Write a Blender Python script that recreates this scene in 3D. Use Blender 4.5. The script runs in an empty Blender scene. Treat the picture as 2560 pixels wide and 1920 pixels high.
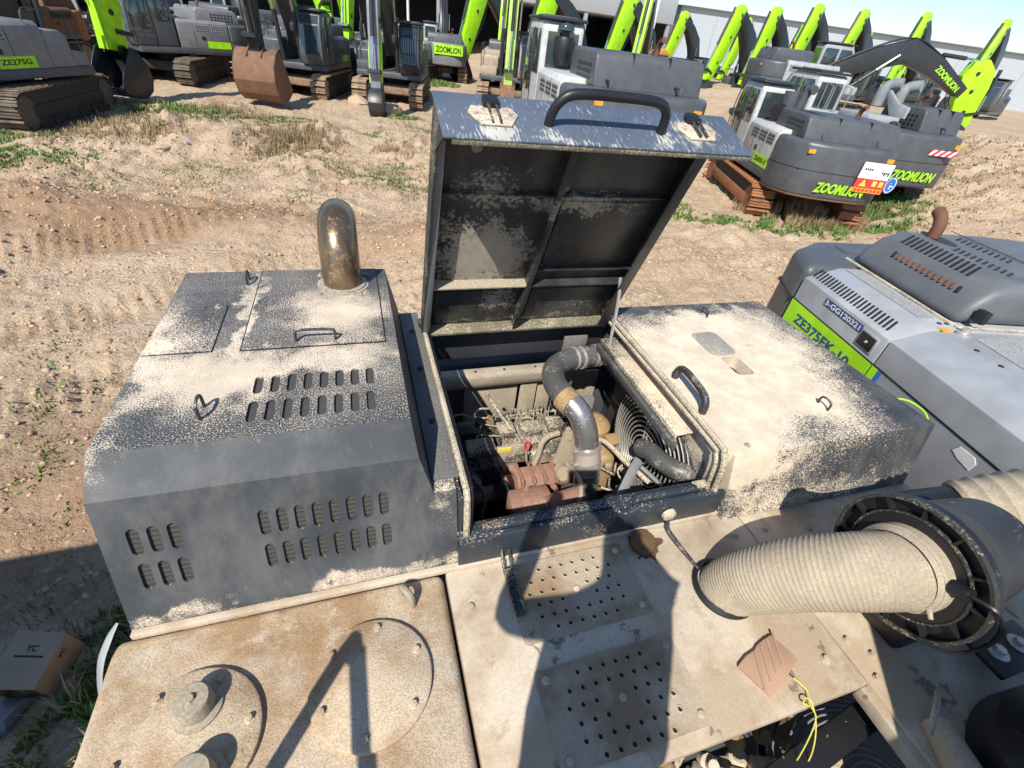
import bpy, bmesh, math, random
import numpy as np
from mathutils import Vector, Matrix
random.seed(7)
RNG = np.random.RandomState(11)
scene = bpy.context.scene
COL = scene.collection
PI = math.pi

# ---------------------------------------------------------------- camera
cd = bpy.data.cameras.new('camera')
cam = bpy.data.objects.new('camera', cd)
COL.objects.link(cam)
cd.sensor_width = 36.0
cd.lens = 16.03
cd.clip_start = 0.03
cd.clip_end = 2000.0
right = Vector((0.95349216, -0.28161959, 0.10743887))
down = Vector((-0.09325203, -0.61457096, -0.78333045))
fwd = Vector((0.28663001, 0.73688055, -0.61225019))
m3 = Matrix((right, -down, -fwd)).transposed()
cam.matrix_world = Matrix.Translation((0, 0, 3.5)) @ m3.to_4x4()
scene.camera = cam

# ---------------------------------------------------------------- sky, sun, exposure
SUN_EL = math.radians(47.0)
SUN_AZ = math.radians(36.0)          # direction the shadows run, from +Y towards +X
w = bpy.data.worlds.new('World')
scene.world = w
w.use_nodes = True
nt = w.node_tree
nt.nodes.clear()
sky = nt.nodes.new('ShaderNodeTexSky')
sky.sky_type = 'NISHITA'
sky.sun_disc = False
sky.sun_elevation = SUN_EL
sky.sun_rotation = math.radians(216.0)
sky.altitude = 50.0
sky.air_density = 1.0
sky.dust_density = 0.1
sky.ozone_density = 4.0
bg = nt.nodes.new('ShaderNodeBackground')
bg.inputs['Strength'].default_value = 0.112
wo = nt.nodes.new('ShaderNodeOutputWorld')
nt.links.new(sky.outputs[0], bg.inputs['Color'])
nt.links.new(bg.outputs[0], wo.inputs['Surface'])
sl = bpy.data.lights.new('sun', 'SUN')
sl.energy = 4.4
sl.angle = math.radians(0.5)
sl.color = (1.0, 0.95, 0.86)
sun = bpy.data.objects.new('sun', sl)
COL.objects.link(sun)
sd = Vector((math.sin(SUN_AZ) * math.cos(SUN_EL), math.cos(SUN_AZ) * math.cos(SUN_EL), -math.sin(SUN_EL)))
sun.rotation_euler = sd.to_track_quat('-Z', 'Y').to_euler()
sun.location = (-10, -14, 20)
scene.view_settings.view_transform = 'Standard'
scene.view_settings.look = 'None'
scene.view_settings.exposure = 0.52
scene.view_settings.gamma = 1.0
scene.view_settings.use_curve_mapping = False

# ---------------------------------------------------------------- node helpers
class T:
    def __init__(s, name):
        s.m = bpy.data.materials.new(name)
        s.m.use_nodes = True
        s.t = s.m.node_tree
        s.t.nodes.clear()
        s.out = s.t.nodes.new('ShaderNodeOutputMaterial')
        s.b = s.t.nodes.new('ShaderNodeBsdfPrincipled')
        s.t.links.new(s.b.outputs[0], s.out.inputs['Surface'])
        s._pos = None
    def set(s, sock, v):
        if hasattr(v, 'is_linked') or hasattr(v, 'links'):
            s.t.links.new(v, sock)
        else:
            if sock.type == 'RGBA' and len(v) == 3: v = (*v, 1)
            sock.default_value = v
    def pin(s, k, v): s.set(s.b.inputs[k], v)
    def pos(s):
        if s._pos is None:
            s._pos = s.t.nodes.new('ShaderNodeTexCoord').outputs['Object']
        return s._pos
    def math(s, op, a, b=0.0, clamp=False):
        n = s.t.nodes.new('ShaderNodeMath'); n.operation = op; n.use_clamp = clamp
        s.set(n.inputs[0], a); s.set(n.inputs[1], b); return n.outputs[0]
    def vm(s, op, a, b=(0, 0, 0)):
        n = s.t.nodes.new('ShaderNodeVectorMath'); n.operation = op
        s.set(n.inputs[0], a)
        if op == 'SCALE': s.set(n.inputs['Scale'], b)
        else: s.set(n.inputs[1], b)
        return n.outputs['Value'] if op in ('LENGTH', 'DOT_PRODUCT', 'DISTANCE') else n.outputs[0]
    def noise(s, scale, detail=3, rough=0.55, vec=None, color=False, dist=0.0):
        n = s.t.nodes.new('ShaderNodeTexNoise')
        s.set(n.inputs['Vector'], vec if vec is not None else s.pos())
        n.inputs['Scale'].default_value = scale; n.inputs['Detail'].default_value = detail
        n.inputs['Roughness'].default_value = rough; n.inputs['Distortion'].default_value = dist
        return n.outputs['Color' if color else 'Fac']
    def voro(s, scale, vec=None, out='Distance', feature='F1'):
        n = s.t.nodes.new('ShaderNodeTexVoronoi'); n.feature = feature
        s.set(n.inputs['Vector'], vec if vec is not None else s.pos()); n.inputs['Scale'].default_value = scale
        return n.outputs[out]
    def mr(s, v, a, b, c=0.0, d=1.0):
        n = s.t.nodes.new('ShaderNodeMapRange'); n.interpolation_type = 'SMOOTHSTEP'
        s.set(n.inputs[0], v); n.inputs[1].default_value = a; n.inputs[2].default_value = b
        n.inputs[3].default_value = c; n.inputs[4].default_value = d; return n.outputs[0]
    def mix(s, f, a, b, mode='MIX'):
        n = s.t.nodes.new('ShaderNodeMix'); n.data_type = 'RGBA'; n.blend_type = mode
        s.set(n.inputs[0], f); s.set(n.inputs[6], a); s.set(n.inputs[7], b); return n.outputs[2]
    def fmix(s, f, a, b):
        n = s.t.nodes.new('ShaderNodeMix'); n.data_type = 'FLOAT'
        s.set(n.inputs[0], f); s.set(n.inputs[2], a); s.set(n.inputs[3], b); return n.outputs[0]
    def bump(s, h, strength=0.3, dist=0.01):
        n = s.t.nodes.new('ShaderNodeBump'); n.inputs['Strength'].default_value = strength
        n.inputs['Distance'].default_value = dist; s.set(n.inputs['Height'], h)
        s.t.links.new(n.outputs[0], s.b.inputs['Normal'])
    def scalevec(s, v3, vec=None):
        return s.vm('MULTIPLY', vec if vec is not None else s.pos(), v3)
    def nz(s):
        g = s.t.nodes.new('ShaderNodeNewGeometry'); x = s.t.nodes.new('ShaderNodeSeparateXYZ')
        s.t.links.new(g.outputs['Normal'], x.inputs[0]); return x.outputs[2]

DUST = (0.66, 0.54, 0.395)
SAND = (0.50, 0.37, 0.245)
DARK = (0.026, 0.031, 0.038)

def paint(name, col, rough=0.42, metal=0.0, dust=-1.0, dcol=DUST, blobs=(), up=0.0, low=2.2, lowamp=0.8, fine=110.0,
          fineamp=0.75, warp=0.12, soft=0.07, stain=None, var=0.12, bump=0.0, bscale=90.0, spots=0.0, streak=None, coat=0.0, spec=0.5, film=None, upfine=False):
    """Paint with dust and dirt lying on it; blobs = (x, y, z, rx, ry, rz, weight) in the part's own space."""
    t = T(name)
    v = t.noise(4.0, 4)
    base = t.mix(t.mr(v, 0.3, 0.7), tuple(c * (1 - var) for c in col), tuple(min(1, c * (1 + var)) for c in col))
    if film:
        fm = t.math('MULTIPLY', t.mr(t.noise(5.0, 5, 0.7, vec=t.scalevec((1, 1, .45))), .38, .72), film[1])
        base = t.mix(fm, base, film[0])
        base = t.mix(t.mr(t.noise(16.0, 4, 0.75, vec=t.scalevec((1.6, 1, .35))), .62, .78, 0, film[1] * .8), base, (.30, .25, .17))
    mask = None
    if dust > -1 or blobs or up:
        lvl = t.math('MULTIPLY_ADD', t.math('SUBTRACT', t.noise(low, 4, 0.6), 0.5), lowamp)
        lvl.node.inputs[2].default_value = max(dust, -1)
        if blobs:
            p = t.vm('ADD', t.pos(), t.vm('SCALE', t.vm('SUBTRACT', t.noise(7.0, 3, 0.6, color=True), (0.5, 0.5, 0.5)), warp * 2))
            for (x, y, z, rx, ry, rz, wt) in blobs:
                q = t.vm('MULTIPLY', t.vm('SUBTRACT', p, (x, y, z)), (1 / rx, 1 / ry, 1 / rz))
                lvl = t.math('ADD', lvl, t.mr(t.vm('LENGTH', q), 1.15, 0.25, 0, wt))
        if up:
            lvl = t.math('ADD', lvl, t.mr(t.nz(), 0.2, 0.95, 0, up))
        vec = t.scalevec(streak) if streak else t.pos()
        f = t.math('MULTIPLY', t.math('SUBTRACT', t.noise(fine, 3, 0.65, vec=vec), 0.5), fineamp * 2)
        if upfine: f = t.math('MULTIPLY', f, t.mr(t.nz(), .75, .98, .35, 1.0))
        mask = t.mr(t.math('ADD', lvl, f), 0.52 - soft, 0.52 + soft)
        dc = t.mix(t.mr(t.noise(9.0, 5, 0.65), 0.35, 0.68), tuple(c * 0.86 for c in dcol), tuple(min(1, c * 1.1) for c in dcol))
        if stain:
            dc = t.mix(t.mr(t.noise(stain[1], 3, 0.6), stain[2], stain[2] + 0.1), dc, stain[0])
        base = t.mix(mask, base, dc)
    if spots:
        sp = t.mr(t.noise(38.0, 4, 0.7), 0.74 - spots * 0.1, 0.77 - spots * 0.1)
        base = t.mix(sp, base, (0.6, 0.52, 0.38))
    t.pin('Base Color', base)
    t.pin('Roughness', t.fmix(mask, rough, 0.92) if mask is not None else t.mr(v, 0.2, 0.8, rough * 0.85, min(1, rough * 1.15)))
    t.pin('Metallic', t.fmix(mask, metal, 0.0) if mask is not None else metal)
    if coat: t.pin('Coat Weight', coat)
    if spec != 0.5: t.pin('Specular IOR Level', spec)
    if bump: t.bump(t.noise(bscale, 4, 0.7), bump, 0.004)
    elif mask is not None: t.bump(mask, 0.25, 0.002)
    return t.m

M = {}
M['lh'] = paint('dusty_hood_paint', (.046, .052, .060), 0.6, dust=-0.03, up=0.29, lowamp=0.6, low=2.6, fine=210, fineamp=1.6, warp=.16, soft=.24, spec=.3, film=((.17, .168, .16), .5), upfine=True, dcol=(0.66, 0.55, 0.42), stain=((0.50, 0.34, 0.19), 5.0, 0.66), blobs=[
    (-0.13, 1.76, 2.5, .24, .24, .3, .62), (-0.50, 1.36, 2.5, .24, .18, .3, .70), (-0.66, 1.55, 2.5, .12, .3, .3, .30), (-0.455, 1.75, 2.5, .035, .5, .3, .5), (-.72, 1.4, 2.5, .06, .7, .3, .35),
    (-0.2, 1.45, 2.5, .28, .09, .3, .5), (0.0, 1.45, 2.5, .1, .2, .3, .2), (-0.2, .86, 1.97, 1.4, .07, .09, .62), (0.2, .9, 2.15, .09, .12, .2, .35), (.18, .95, 2.28, .07, .1, .08, .4),
    (-0.62, 1.85, 2.5, .1, .3, .3, -.10), (0.02, 2.1, 2.5, .22, .14, .3, -.3), (-.4, .98, 2.36, 1.1, .12, .25, -.26)])
M['rh'] = paint('sand_covered_hood_paint', (.036, .041, .050), 0.6, dust=0.10, up=0.12, lowamp=0.9, fine=170, soft=.24, spec=.3, spots=.5, film=((.2, .19, .17), .4), fineamp=1.35, warp=.2, dcol=(0.68, 0.57, 0.43), stain=((0.42, 0.27, 0.14), 4.0, 0.66), blobs=[
    (1.70, 1.45, 2.29, .76, .70, .3, .85), (1.4, 1.0, 2.29, .45, .35, .3, .6), (1.35, .9, 2.15, .3, .15, .25, .5), (1.75, .82, 2.02, .7, .1, .12, .45), (2.0, 1.75, 2.29, .5, .3, .3, .25),
    (2.40, 1.1, 2.29, .20, .5, .3, -.30), (1.75, 2.03, 2.29, .8, .09, .3, -.3), (2.25, .85, 2.12, .4, .15, .2, -.1), (1.75, .98, 2.29, .2, .1, .2, -.3)])
M['bay'] = paint('bay_frame_paint', (.04, .043, .048), 0.5, dust=0.0, up=0.3, lowamp=0.7, fine=140, fineamp=1.1, spots=0.4)
M['sill'] = paint('blue_black_sill_paint', (0.026, 0.036, 0.048), 0.45, dust=0.13, up=0.08, lowamp=1.5, low=6, fine=140, fineamp=0.9, soft=.22, spots=0.3, stain=((0.36, 0.24, 0.13), 6.0, 0.58))
M['rail'] = paint('pale_dusty_seal', (0.16, 0.14, 0.11), 0.8, dust=0.52, up=0.15, lowamp=0.8, low=7, soft=.3, dcol=(.58, .49, .36))
M['lidin'] = paint('lid_inner_paint', (0.024, 0.025, 0.027), 0.42, dust=0.10, film=((.12, .115, .1), .5), lowamp=0.8, low=3.2, fine=70, fineamp=0.8, soft=.22, dcol=(0.36, 0.31, 0.24), blobs=[
    (.48, 1.80, 2.75, .30, .2, .26, .8), (.42, 1.7, 3.05, .2, .12, .1, .4), (.72, 1.66, 3.0, .45, .1, .05, .4), (.9, 1.70, 2.98, .35, .1, .08, .35), (.62, 1.87, 2.48, .14, .1, .14, .4), (.72, 1.95, 2.33, .7, .06, .04, .5), (1.1, 1.9, 2.4, .2, .1, .1, .3), (.75, 1.6, 2.8, .05, .1, .3, .3)])  # first dust blob also paints in the sunlit left half of the lid
M['lidout'] = paint('lid_skirt_paint', (0.085, 0.105, 0.14), 0.45, dust=0.12, lowamp=0.6, low=6, fine=60, fineamp=1.2, soft=.2, dcol=(0.42, 0.41, 0.38), streak=(2.6, 0.28, 1), blobs=[
    (.40, 1.40, 3.28, .09, .07, .1, .75), (1.09, 1.43, 3.29, .09, .07, .1, .75), (.56, 1.38, 3.27, .05, .06, .1, .5), (.94, 1.39, 3.28, .05, .06, .1, .5), (.75, 1.35, 3.265, .6, .03, .04, .25)])
M['lidedge'] = paint('dry_mud_edge', (0.14, 0.125, 0.085), 0.8, dust=0.40, lowamp=0.9, low=9, soft=.25, dcol=(0.46, 0.40, 0.26))
M['flange'] = paint('muddy_lid_flange', (0.035, 0.035, 0.033), 0.6, dust=0.30, lowamp=1.2, low=7, soft=.2, dcol=(0.36, 0.31, 0.20))
M['black'] = paint('black_plastic', (0.014, 0.014, 0.016), 0.42, dust=0.0, lowamp=0.9, low=5, fine=120, up=0.1, soft=.16, spots=0.35, dcol=(.4, .35, .27))
M['blackclean'] = paint('black_paint', (0.014, 0.014, 0.016), 0.45)
M['hardware'] = paint('dusty_black_steel', (0.03, 0.03, 0.032), 0.5, metal=0.0, dust=0.22, up=0.15, lowamp=1.0, low=14, fine=200, soft=.2, dcol=(.48, .41, .31))
M['bolt'] = paint('pale_bolt', (0.30, 0.28, 0.24), 0.6, metal=0.2, dust=0.4, soft=.3, dcol=(0.58, 0.50, 0.38))
M['steel'] = paint('muddy_steel_pipe', (0.46, 0.45, 0.43), 0.3, metal=0.8, dust=0.16, lowamp=1.5, low=13, fine=90, fineamp=1.0, soft=.12, dcol=(0.44, 0.34, 0.21))
M['steeldark'] = paint('dark_rubber_pipe', (0.085, 0.085, 0.085), 0.4, dust=0.26, lowamp=1.3, low=9, fine=90, soft=.25, dcol=(0.36, 0.31, 0.24))
M['silver'] = paint('silver_clamp', (0.60, 0.58, 0.54), 0.35, metal=0.6, dust=0.2, lowamp=1.0, low=12, soft=.25, dcol=(0.58, 0.50, 0.38))
M['coupling'] = paint('pale_silicone_coupling', (0.50, 0.42, 0.35), 0.45, metal=0.2, dust=0.2, lowamp=1.0, low=12, soft=.3, dcol=(0.60, 0.50, 0.38))
M['brass'] = paint('heat_tinted_exhaust', (0.26, 0.185, 0.115), 0.28, metal=0.78, var=0.3, dust=0.16, lowamp=1.0, low=8, soft=.35, fine=60, dcol=(.30, .22, .14))
M['redprimer'] = paint('red_primer', (0.26, 0.13, 0.09), 0.75, dust=0.30, lowamp=0.9, low=7, soft=.35, dcol=(0.42, 0.305, 0.225))
M['ochre'] = paint('ochre_oily_dust', (0.33, 0.21, 0.095), 0.6, dust=0.30, lowamp=1.1, low=7, soft=.3, dcol=(0.52, 0.39, 0.235))
M['engine'] = paint('engine_black_dusty', (0.06, 0.055, 0.05), 0.6, dust=0.42, up=0.15, lowamp=0.9, low=9, fine=140, fineamp=1.2, soft=.2, dcol=(0.50, 0.415, 0.305))
M['engdark'] = paint('engine_black', (0.016, 0.017, 0.02), 0.45, dust=0.20, up=0.1, lowamp=0.9, low=12, fine=160, fineamp=1.2, soft=.15, dcol=(0.36, 0.31, 0.24))
M['tan'] = paint('tan_dusty_steel', (0.27, 0.23, 0.17), 0.85, dust=0.52, lowamp=0.7, soft=.4, low=5, dcol=(0.47, 0.39, 0.285))
M['greyplate'] = paint('grey_side_plate', (0.125, 0.125, 0.12), 0.6, dust=0.3, lowamp=0.7, soft=.4, dcol=(0.3, 0.27, 0.22))
M['hose'] = paint('sand_coated_hose', (0.30, 0.255, 0.19), 0.85, dust=0.62, lowamp=0.5, low=5, fine=90, fineamp=0.7, soft=.4, dcol=(0.46, 0.375, 0.265), streak=(0.6, 1.8, 1.8))
M['wire'] = paint('pale_guard_wire', (0.34, 0.33, 0.30), 0.5, metal=0.3)
M['redknob'] = paint('red_dipstick', (0.55, 0.07, 0.08), 0.5)
M['yellow'] = paint('yellow_label', (0.72, 0.62, 0.10), 0.5)
M['string'] = paint('yellow_string', (0.60, 0.55, 0.10), 0.6)
M['white'] = paint('white_paint', (0.72, 0.72, 0.70), 0.45)
M['red'] = paint('red_print', (0.62, 0.05, 0.04), 0.5)
M['blue'] = paint('blue_print', (0.03, 0.16, 0.48), 0.5)
M['navy'] = paint('navy_print', (0.03, 0.07, 0.20), 0.45)
M['ink'] = paint('black_ink', (0.015, 0.015, 0.015), 0.6)
M['orange'] = paint('orange_paint', (0.85, 0.33, 0.02), 0.4, dust=0.02, up=0.12)
M['card'] = paint('worn_cardboard', (0.36, 0.27, 0.18), 0.9, dust=0.08, lowamp=1.0, low=6, fine=30, dcol=(0.55, 0.50, 0.42), bump=0.2, bscale=30)
M['clay'] = paint('brown_clay_tile', (0.40, 0.25, 0.165), 0.85, dust=0.1, lowamp=1.0, low=18, fine=80, dcol=(0.42, 0.29, 0.2), streak=(1, 1, 1))
M['mudpuck'] = paint('oily_brown_mud', (0.11, 0.062, 0.03), 0.75, var=0.35, bump=0.6, bscale=60)
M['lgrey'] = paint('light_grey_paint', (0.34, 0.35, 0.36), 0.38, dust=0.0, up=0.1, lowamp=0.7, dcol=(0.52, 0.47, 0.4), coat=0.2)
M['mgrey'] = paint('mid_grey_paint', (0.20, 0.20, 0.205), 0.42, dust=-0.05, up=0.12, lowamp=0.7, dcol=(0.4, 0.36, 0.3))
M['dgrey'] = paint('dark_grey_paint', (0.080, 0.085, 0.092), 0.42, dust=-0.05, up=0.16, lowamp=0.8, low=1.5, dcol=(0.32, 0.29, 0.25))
M['hoodgrey'] = paint('dusty_mid_grey_bonnet', (0.115, 0.122, 0.13), 0.5, dust=0.0, up=0.14, lowamp=0.8, low=2, soft=.3, dcol=(0.33, 0.31, 0.27))
M['cabwhite'] = paint('pale_cab_paint', (0.50, 0.50, 0.48), 0.42, dust=0.02, up=0.1, lowamp=0.8, soft=.3, dcol=(0.45, 0.4, 0.33))
M['rustdark'] = paint('dark_rust', (0.13, 0.055, 0.03), 0.75, dust=0.1, lowamp=1.0, low=9, soft=.3, dcol=(0.26, 0.13, 0.07))
M['lime'] = paint('lime_green_paint', (0.38, 0.78, 0.01), 0.38, dust=-0.08, up=0.1, lowamp=0.7)
M['limedusty'] = paint('pale_lime_paint', (0.46, 0.66, 0.16), 0.5, dust=0.1, lowamp=0.9)
M['boomblack'] = paint('boom_dark_paint', (0.028, 0.030, 0.033), 0.4, dust=0.0, up=0.15, lowamp=0.7, low=1.5, dcol=(0.34, 0.3, 0.24))
M['rust'] = paint('rusty_bucket', (0.17, 0.085, 0.045), 0.75, dust=0.2, up=0.12, lowamp=1.0, low=3, dcol=(0.42, 0.28, 0.17), bump=0.3, bscale=40)
M['rusttrack'] = paint('rusty_track', (0.30, 0.125, 0.05), 0.8, dust=0.16, up=0.1, lowamp=0.9, low=4, dcol=(0.50, 0.33, 0.20))
M['track'] = paint('dusty_track_steel', (0.10, 0.075, 0.055), 0.75, dust=0.22, up=0.15, lowamp=0.9, low=3, dcol=(0.46, 0.33, 0.21))
M['tracktan'] = paint('mud_caked_track', (0.20, 0.13, 0.08), 0.85, dust=0.42, up=0.1, lowamp=0.7, low=3, dcol=(0.55, 0.40, 0.26))
M['trackin'] = paint('track_frame_dark', (0.025, 0.022, 0.02), 0.7, dust=0.05, lowamp=0.9, dcol=(0.2, 0.14, 0.09))
M['chrome'] = paint('chrome_rod', (0.62, 0.63, 0.65), 0.15, metal=1.0)
M['greycyl'] = paint('grey_cylinder', (0.23, 0.24, 0.25), 0.4, dust=0.0, lowamp=0.7)
M['concrete'] = paint('pale_cladding', (0.40, 0.44, 0.47), 0.6, var=0.05)
M['column'] = paint('grey_column_paint', (0.26, 0.28, 0.30), 0.5)
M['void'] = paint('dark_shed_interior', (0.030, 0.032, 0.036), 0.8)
M['fascia'] = paint('grey_fascia', (0.36, 0.38, 0.40), 0.5, var=0.05)
M['rock'] = paint('pale_rock', (0.42, 0.32, 0.22), 0.9, dust=0.2, lowamp=0.9, low=4, dcol=(0.55, 0.43, 0.31), bump=0.6, bscale=12)
M['skin'] = paint('skin', (0.45, 0.27, 0.19), 0.6)
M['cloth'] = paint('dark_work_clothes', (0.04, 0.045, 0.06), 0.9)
M['glassdark'] = None

t = T('tinted_glass')
t.pin('Base Color', (0.035, 0.05, 0.055)); t.pin('Roughness', 0.06); t.pin('IOR', 1.5)
t.pin('Specular IOR Level', 0.8); t.pin('Coat Weight', 0.6); t.pin('Coat Roughness', 0.03)
M['glass'] = t.m

# coated deck: gritty sand-coloured steel with rust-brown smears
t = T('gritty_sand_deck')
n1 = t.noise(3.2, 5, 0.62); n2 = t.noise(190, 3, 0.7); n3 = t.noise(11, 5, 0.7)
c = t.mix(t.mr(n1, 0.38, 0.60), (0.62, 0.50, 0.355), (0.38, 0.245, 0.13))
c = t.mix(t.mr(n3, 0.50, 0.75), c, (0.62, 0.53, 0.41))
c = t.mix(t.mr(t.noise(5.5, 4, 0.7, dist=0.4), 0.62, 0.76), c, (0.27, 0.155, 0.075))
c = t.mix(t.mr(t.noise(2.4, 3, 0.5), 0.60, 0.74, 0, 0.55), c, (0.64, 0.60, 0.52))
c = t.mix(t.mr(n2, 0.34, 0.60, 0.45, 0.0), c, (0.20, 0.125, 0.07))
t.pin('Base Color', c); t.pin('Roughness', 0.92); t.bump(t.math('ADD', n2, t.math('MULTIPLY', n3, 0.6)), 0.55, 0.006)
M['deck'] = t.m
t = T('smooth_sand_deck')
n1 = t.noise(2.6, 5, 0.62); n2 = t.noise(150, 3, 0.7)
c = t.mix(t.mr(n1, 0.42, 0.60), (0.60, 0.515, 0.395), (0.45, 0.345, 0.235))
c = t.mix(t.mr(t.noise(7.5, 4, 0.7, dist=0.3), 0.54, 0.70, 0, 0.5), c, (0.31, 0.215, 0.13))
c = t.mix(t.mr(t.noise(6.5, 5, 0.72, dist=0.5), 0.60, 0.66), c, (0.20, 0.165, 0.125))
c = t.mix(t.mr(n2, 0.3, 0.7, 0.25, 0.0), c, (0.2, 0.14, 0.09))
t.pin('Base Color', c); t.pin('Roughness', 0.9); t.bump(n2, 0.3, 0.004)
M['deck2'] = t.m
t = T('step_plate_sand')
n1 = t.noise(4.0, 5, 0.62); n2 = t.noise(150, 3, 0.7)
c = t.mix(t.mr(n1, 0.40, 0.62), (0.47, 0.39, 0.285), (0.30, 0.20, 0.115))
c = t.mix(t.mr(n2, 0.3, 0.7, 0.35, 0.0), c, (0.2, 0.14, 0.09))
t.pin('Base Color', c); t.pin('Roughness', 0.9); t.bump(n2, 0.4, 0.004)
M['deck3'] = t.m

# perforated metal behind the vent slots
t = T('perforated_mesh')
vz = t.voro(1.0, vec=t.scalevec((210, 210, 190))); vz.node.inputs['Randomness'].default_value = 0.0
c = t.mix(t.mr(vz, 0.28, 0.42), (0.006, 0.006, 0.007), (0.065, 0.062, 0.054))
t.pin('Base Color', c); t.pin('Roughness', 0.6); t.bump(t.mr(vz, 0.25, 0.45), 0.6, 0.003)
M['mesh'] = t.m
t = T('perforated_grey_panel')
vz = t.voro(60.0)
t.pin('Base Color', t.mix(t.mr(vz, 0.26, 0.36), (0.16, 0.16, 0.15), (0.33, 0.33, 0.32))); t.pin('Roughness', 0.6)
M['perf'] = t.m
t = T('hazard_stripes')
s3 = t.t.nodes.new('ShaderNodeTexWave'); s3.inputs['Scale'].default_value = 3.2; s3.bands_direction = 'DIAGONAL'
t.set(s3.inputs['Vector'], t.pos())
t.pin('Base Color', t.mix(t.mr(s3.outputs['Fac'], 0.48, 0.52), (0.7, 0.7, 0.68), (0.55, 0.04, 0.05))); t.pin('Roughness', 0.5)
M['hazard'] = t.m
t = T('radiator_fins')
s3 = t.t.nodes.new('ShaderNodeTexWave'); s3.inputs['Scale'].default_value = 28; s3.bands_direction = 'Y'
t.set(s3.inputs['Vector'], t.pos())
t.pin('Base Color', t.mix(s3.outputs['Fac'], (0.008, 0.008, 0.008), (0.06, 0.055, 0.045))); t.pin('Roughness', 0.6)
M['fins'] = t.m

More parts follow.
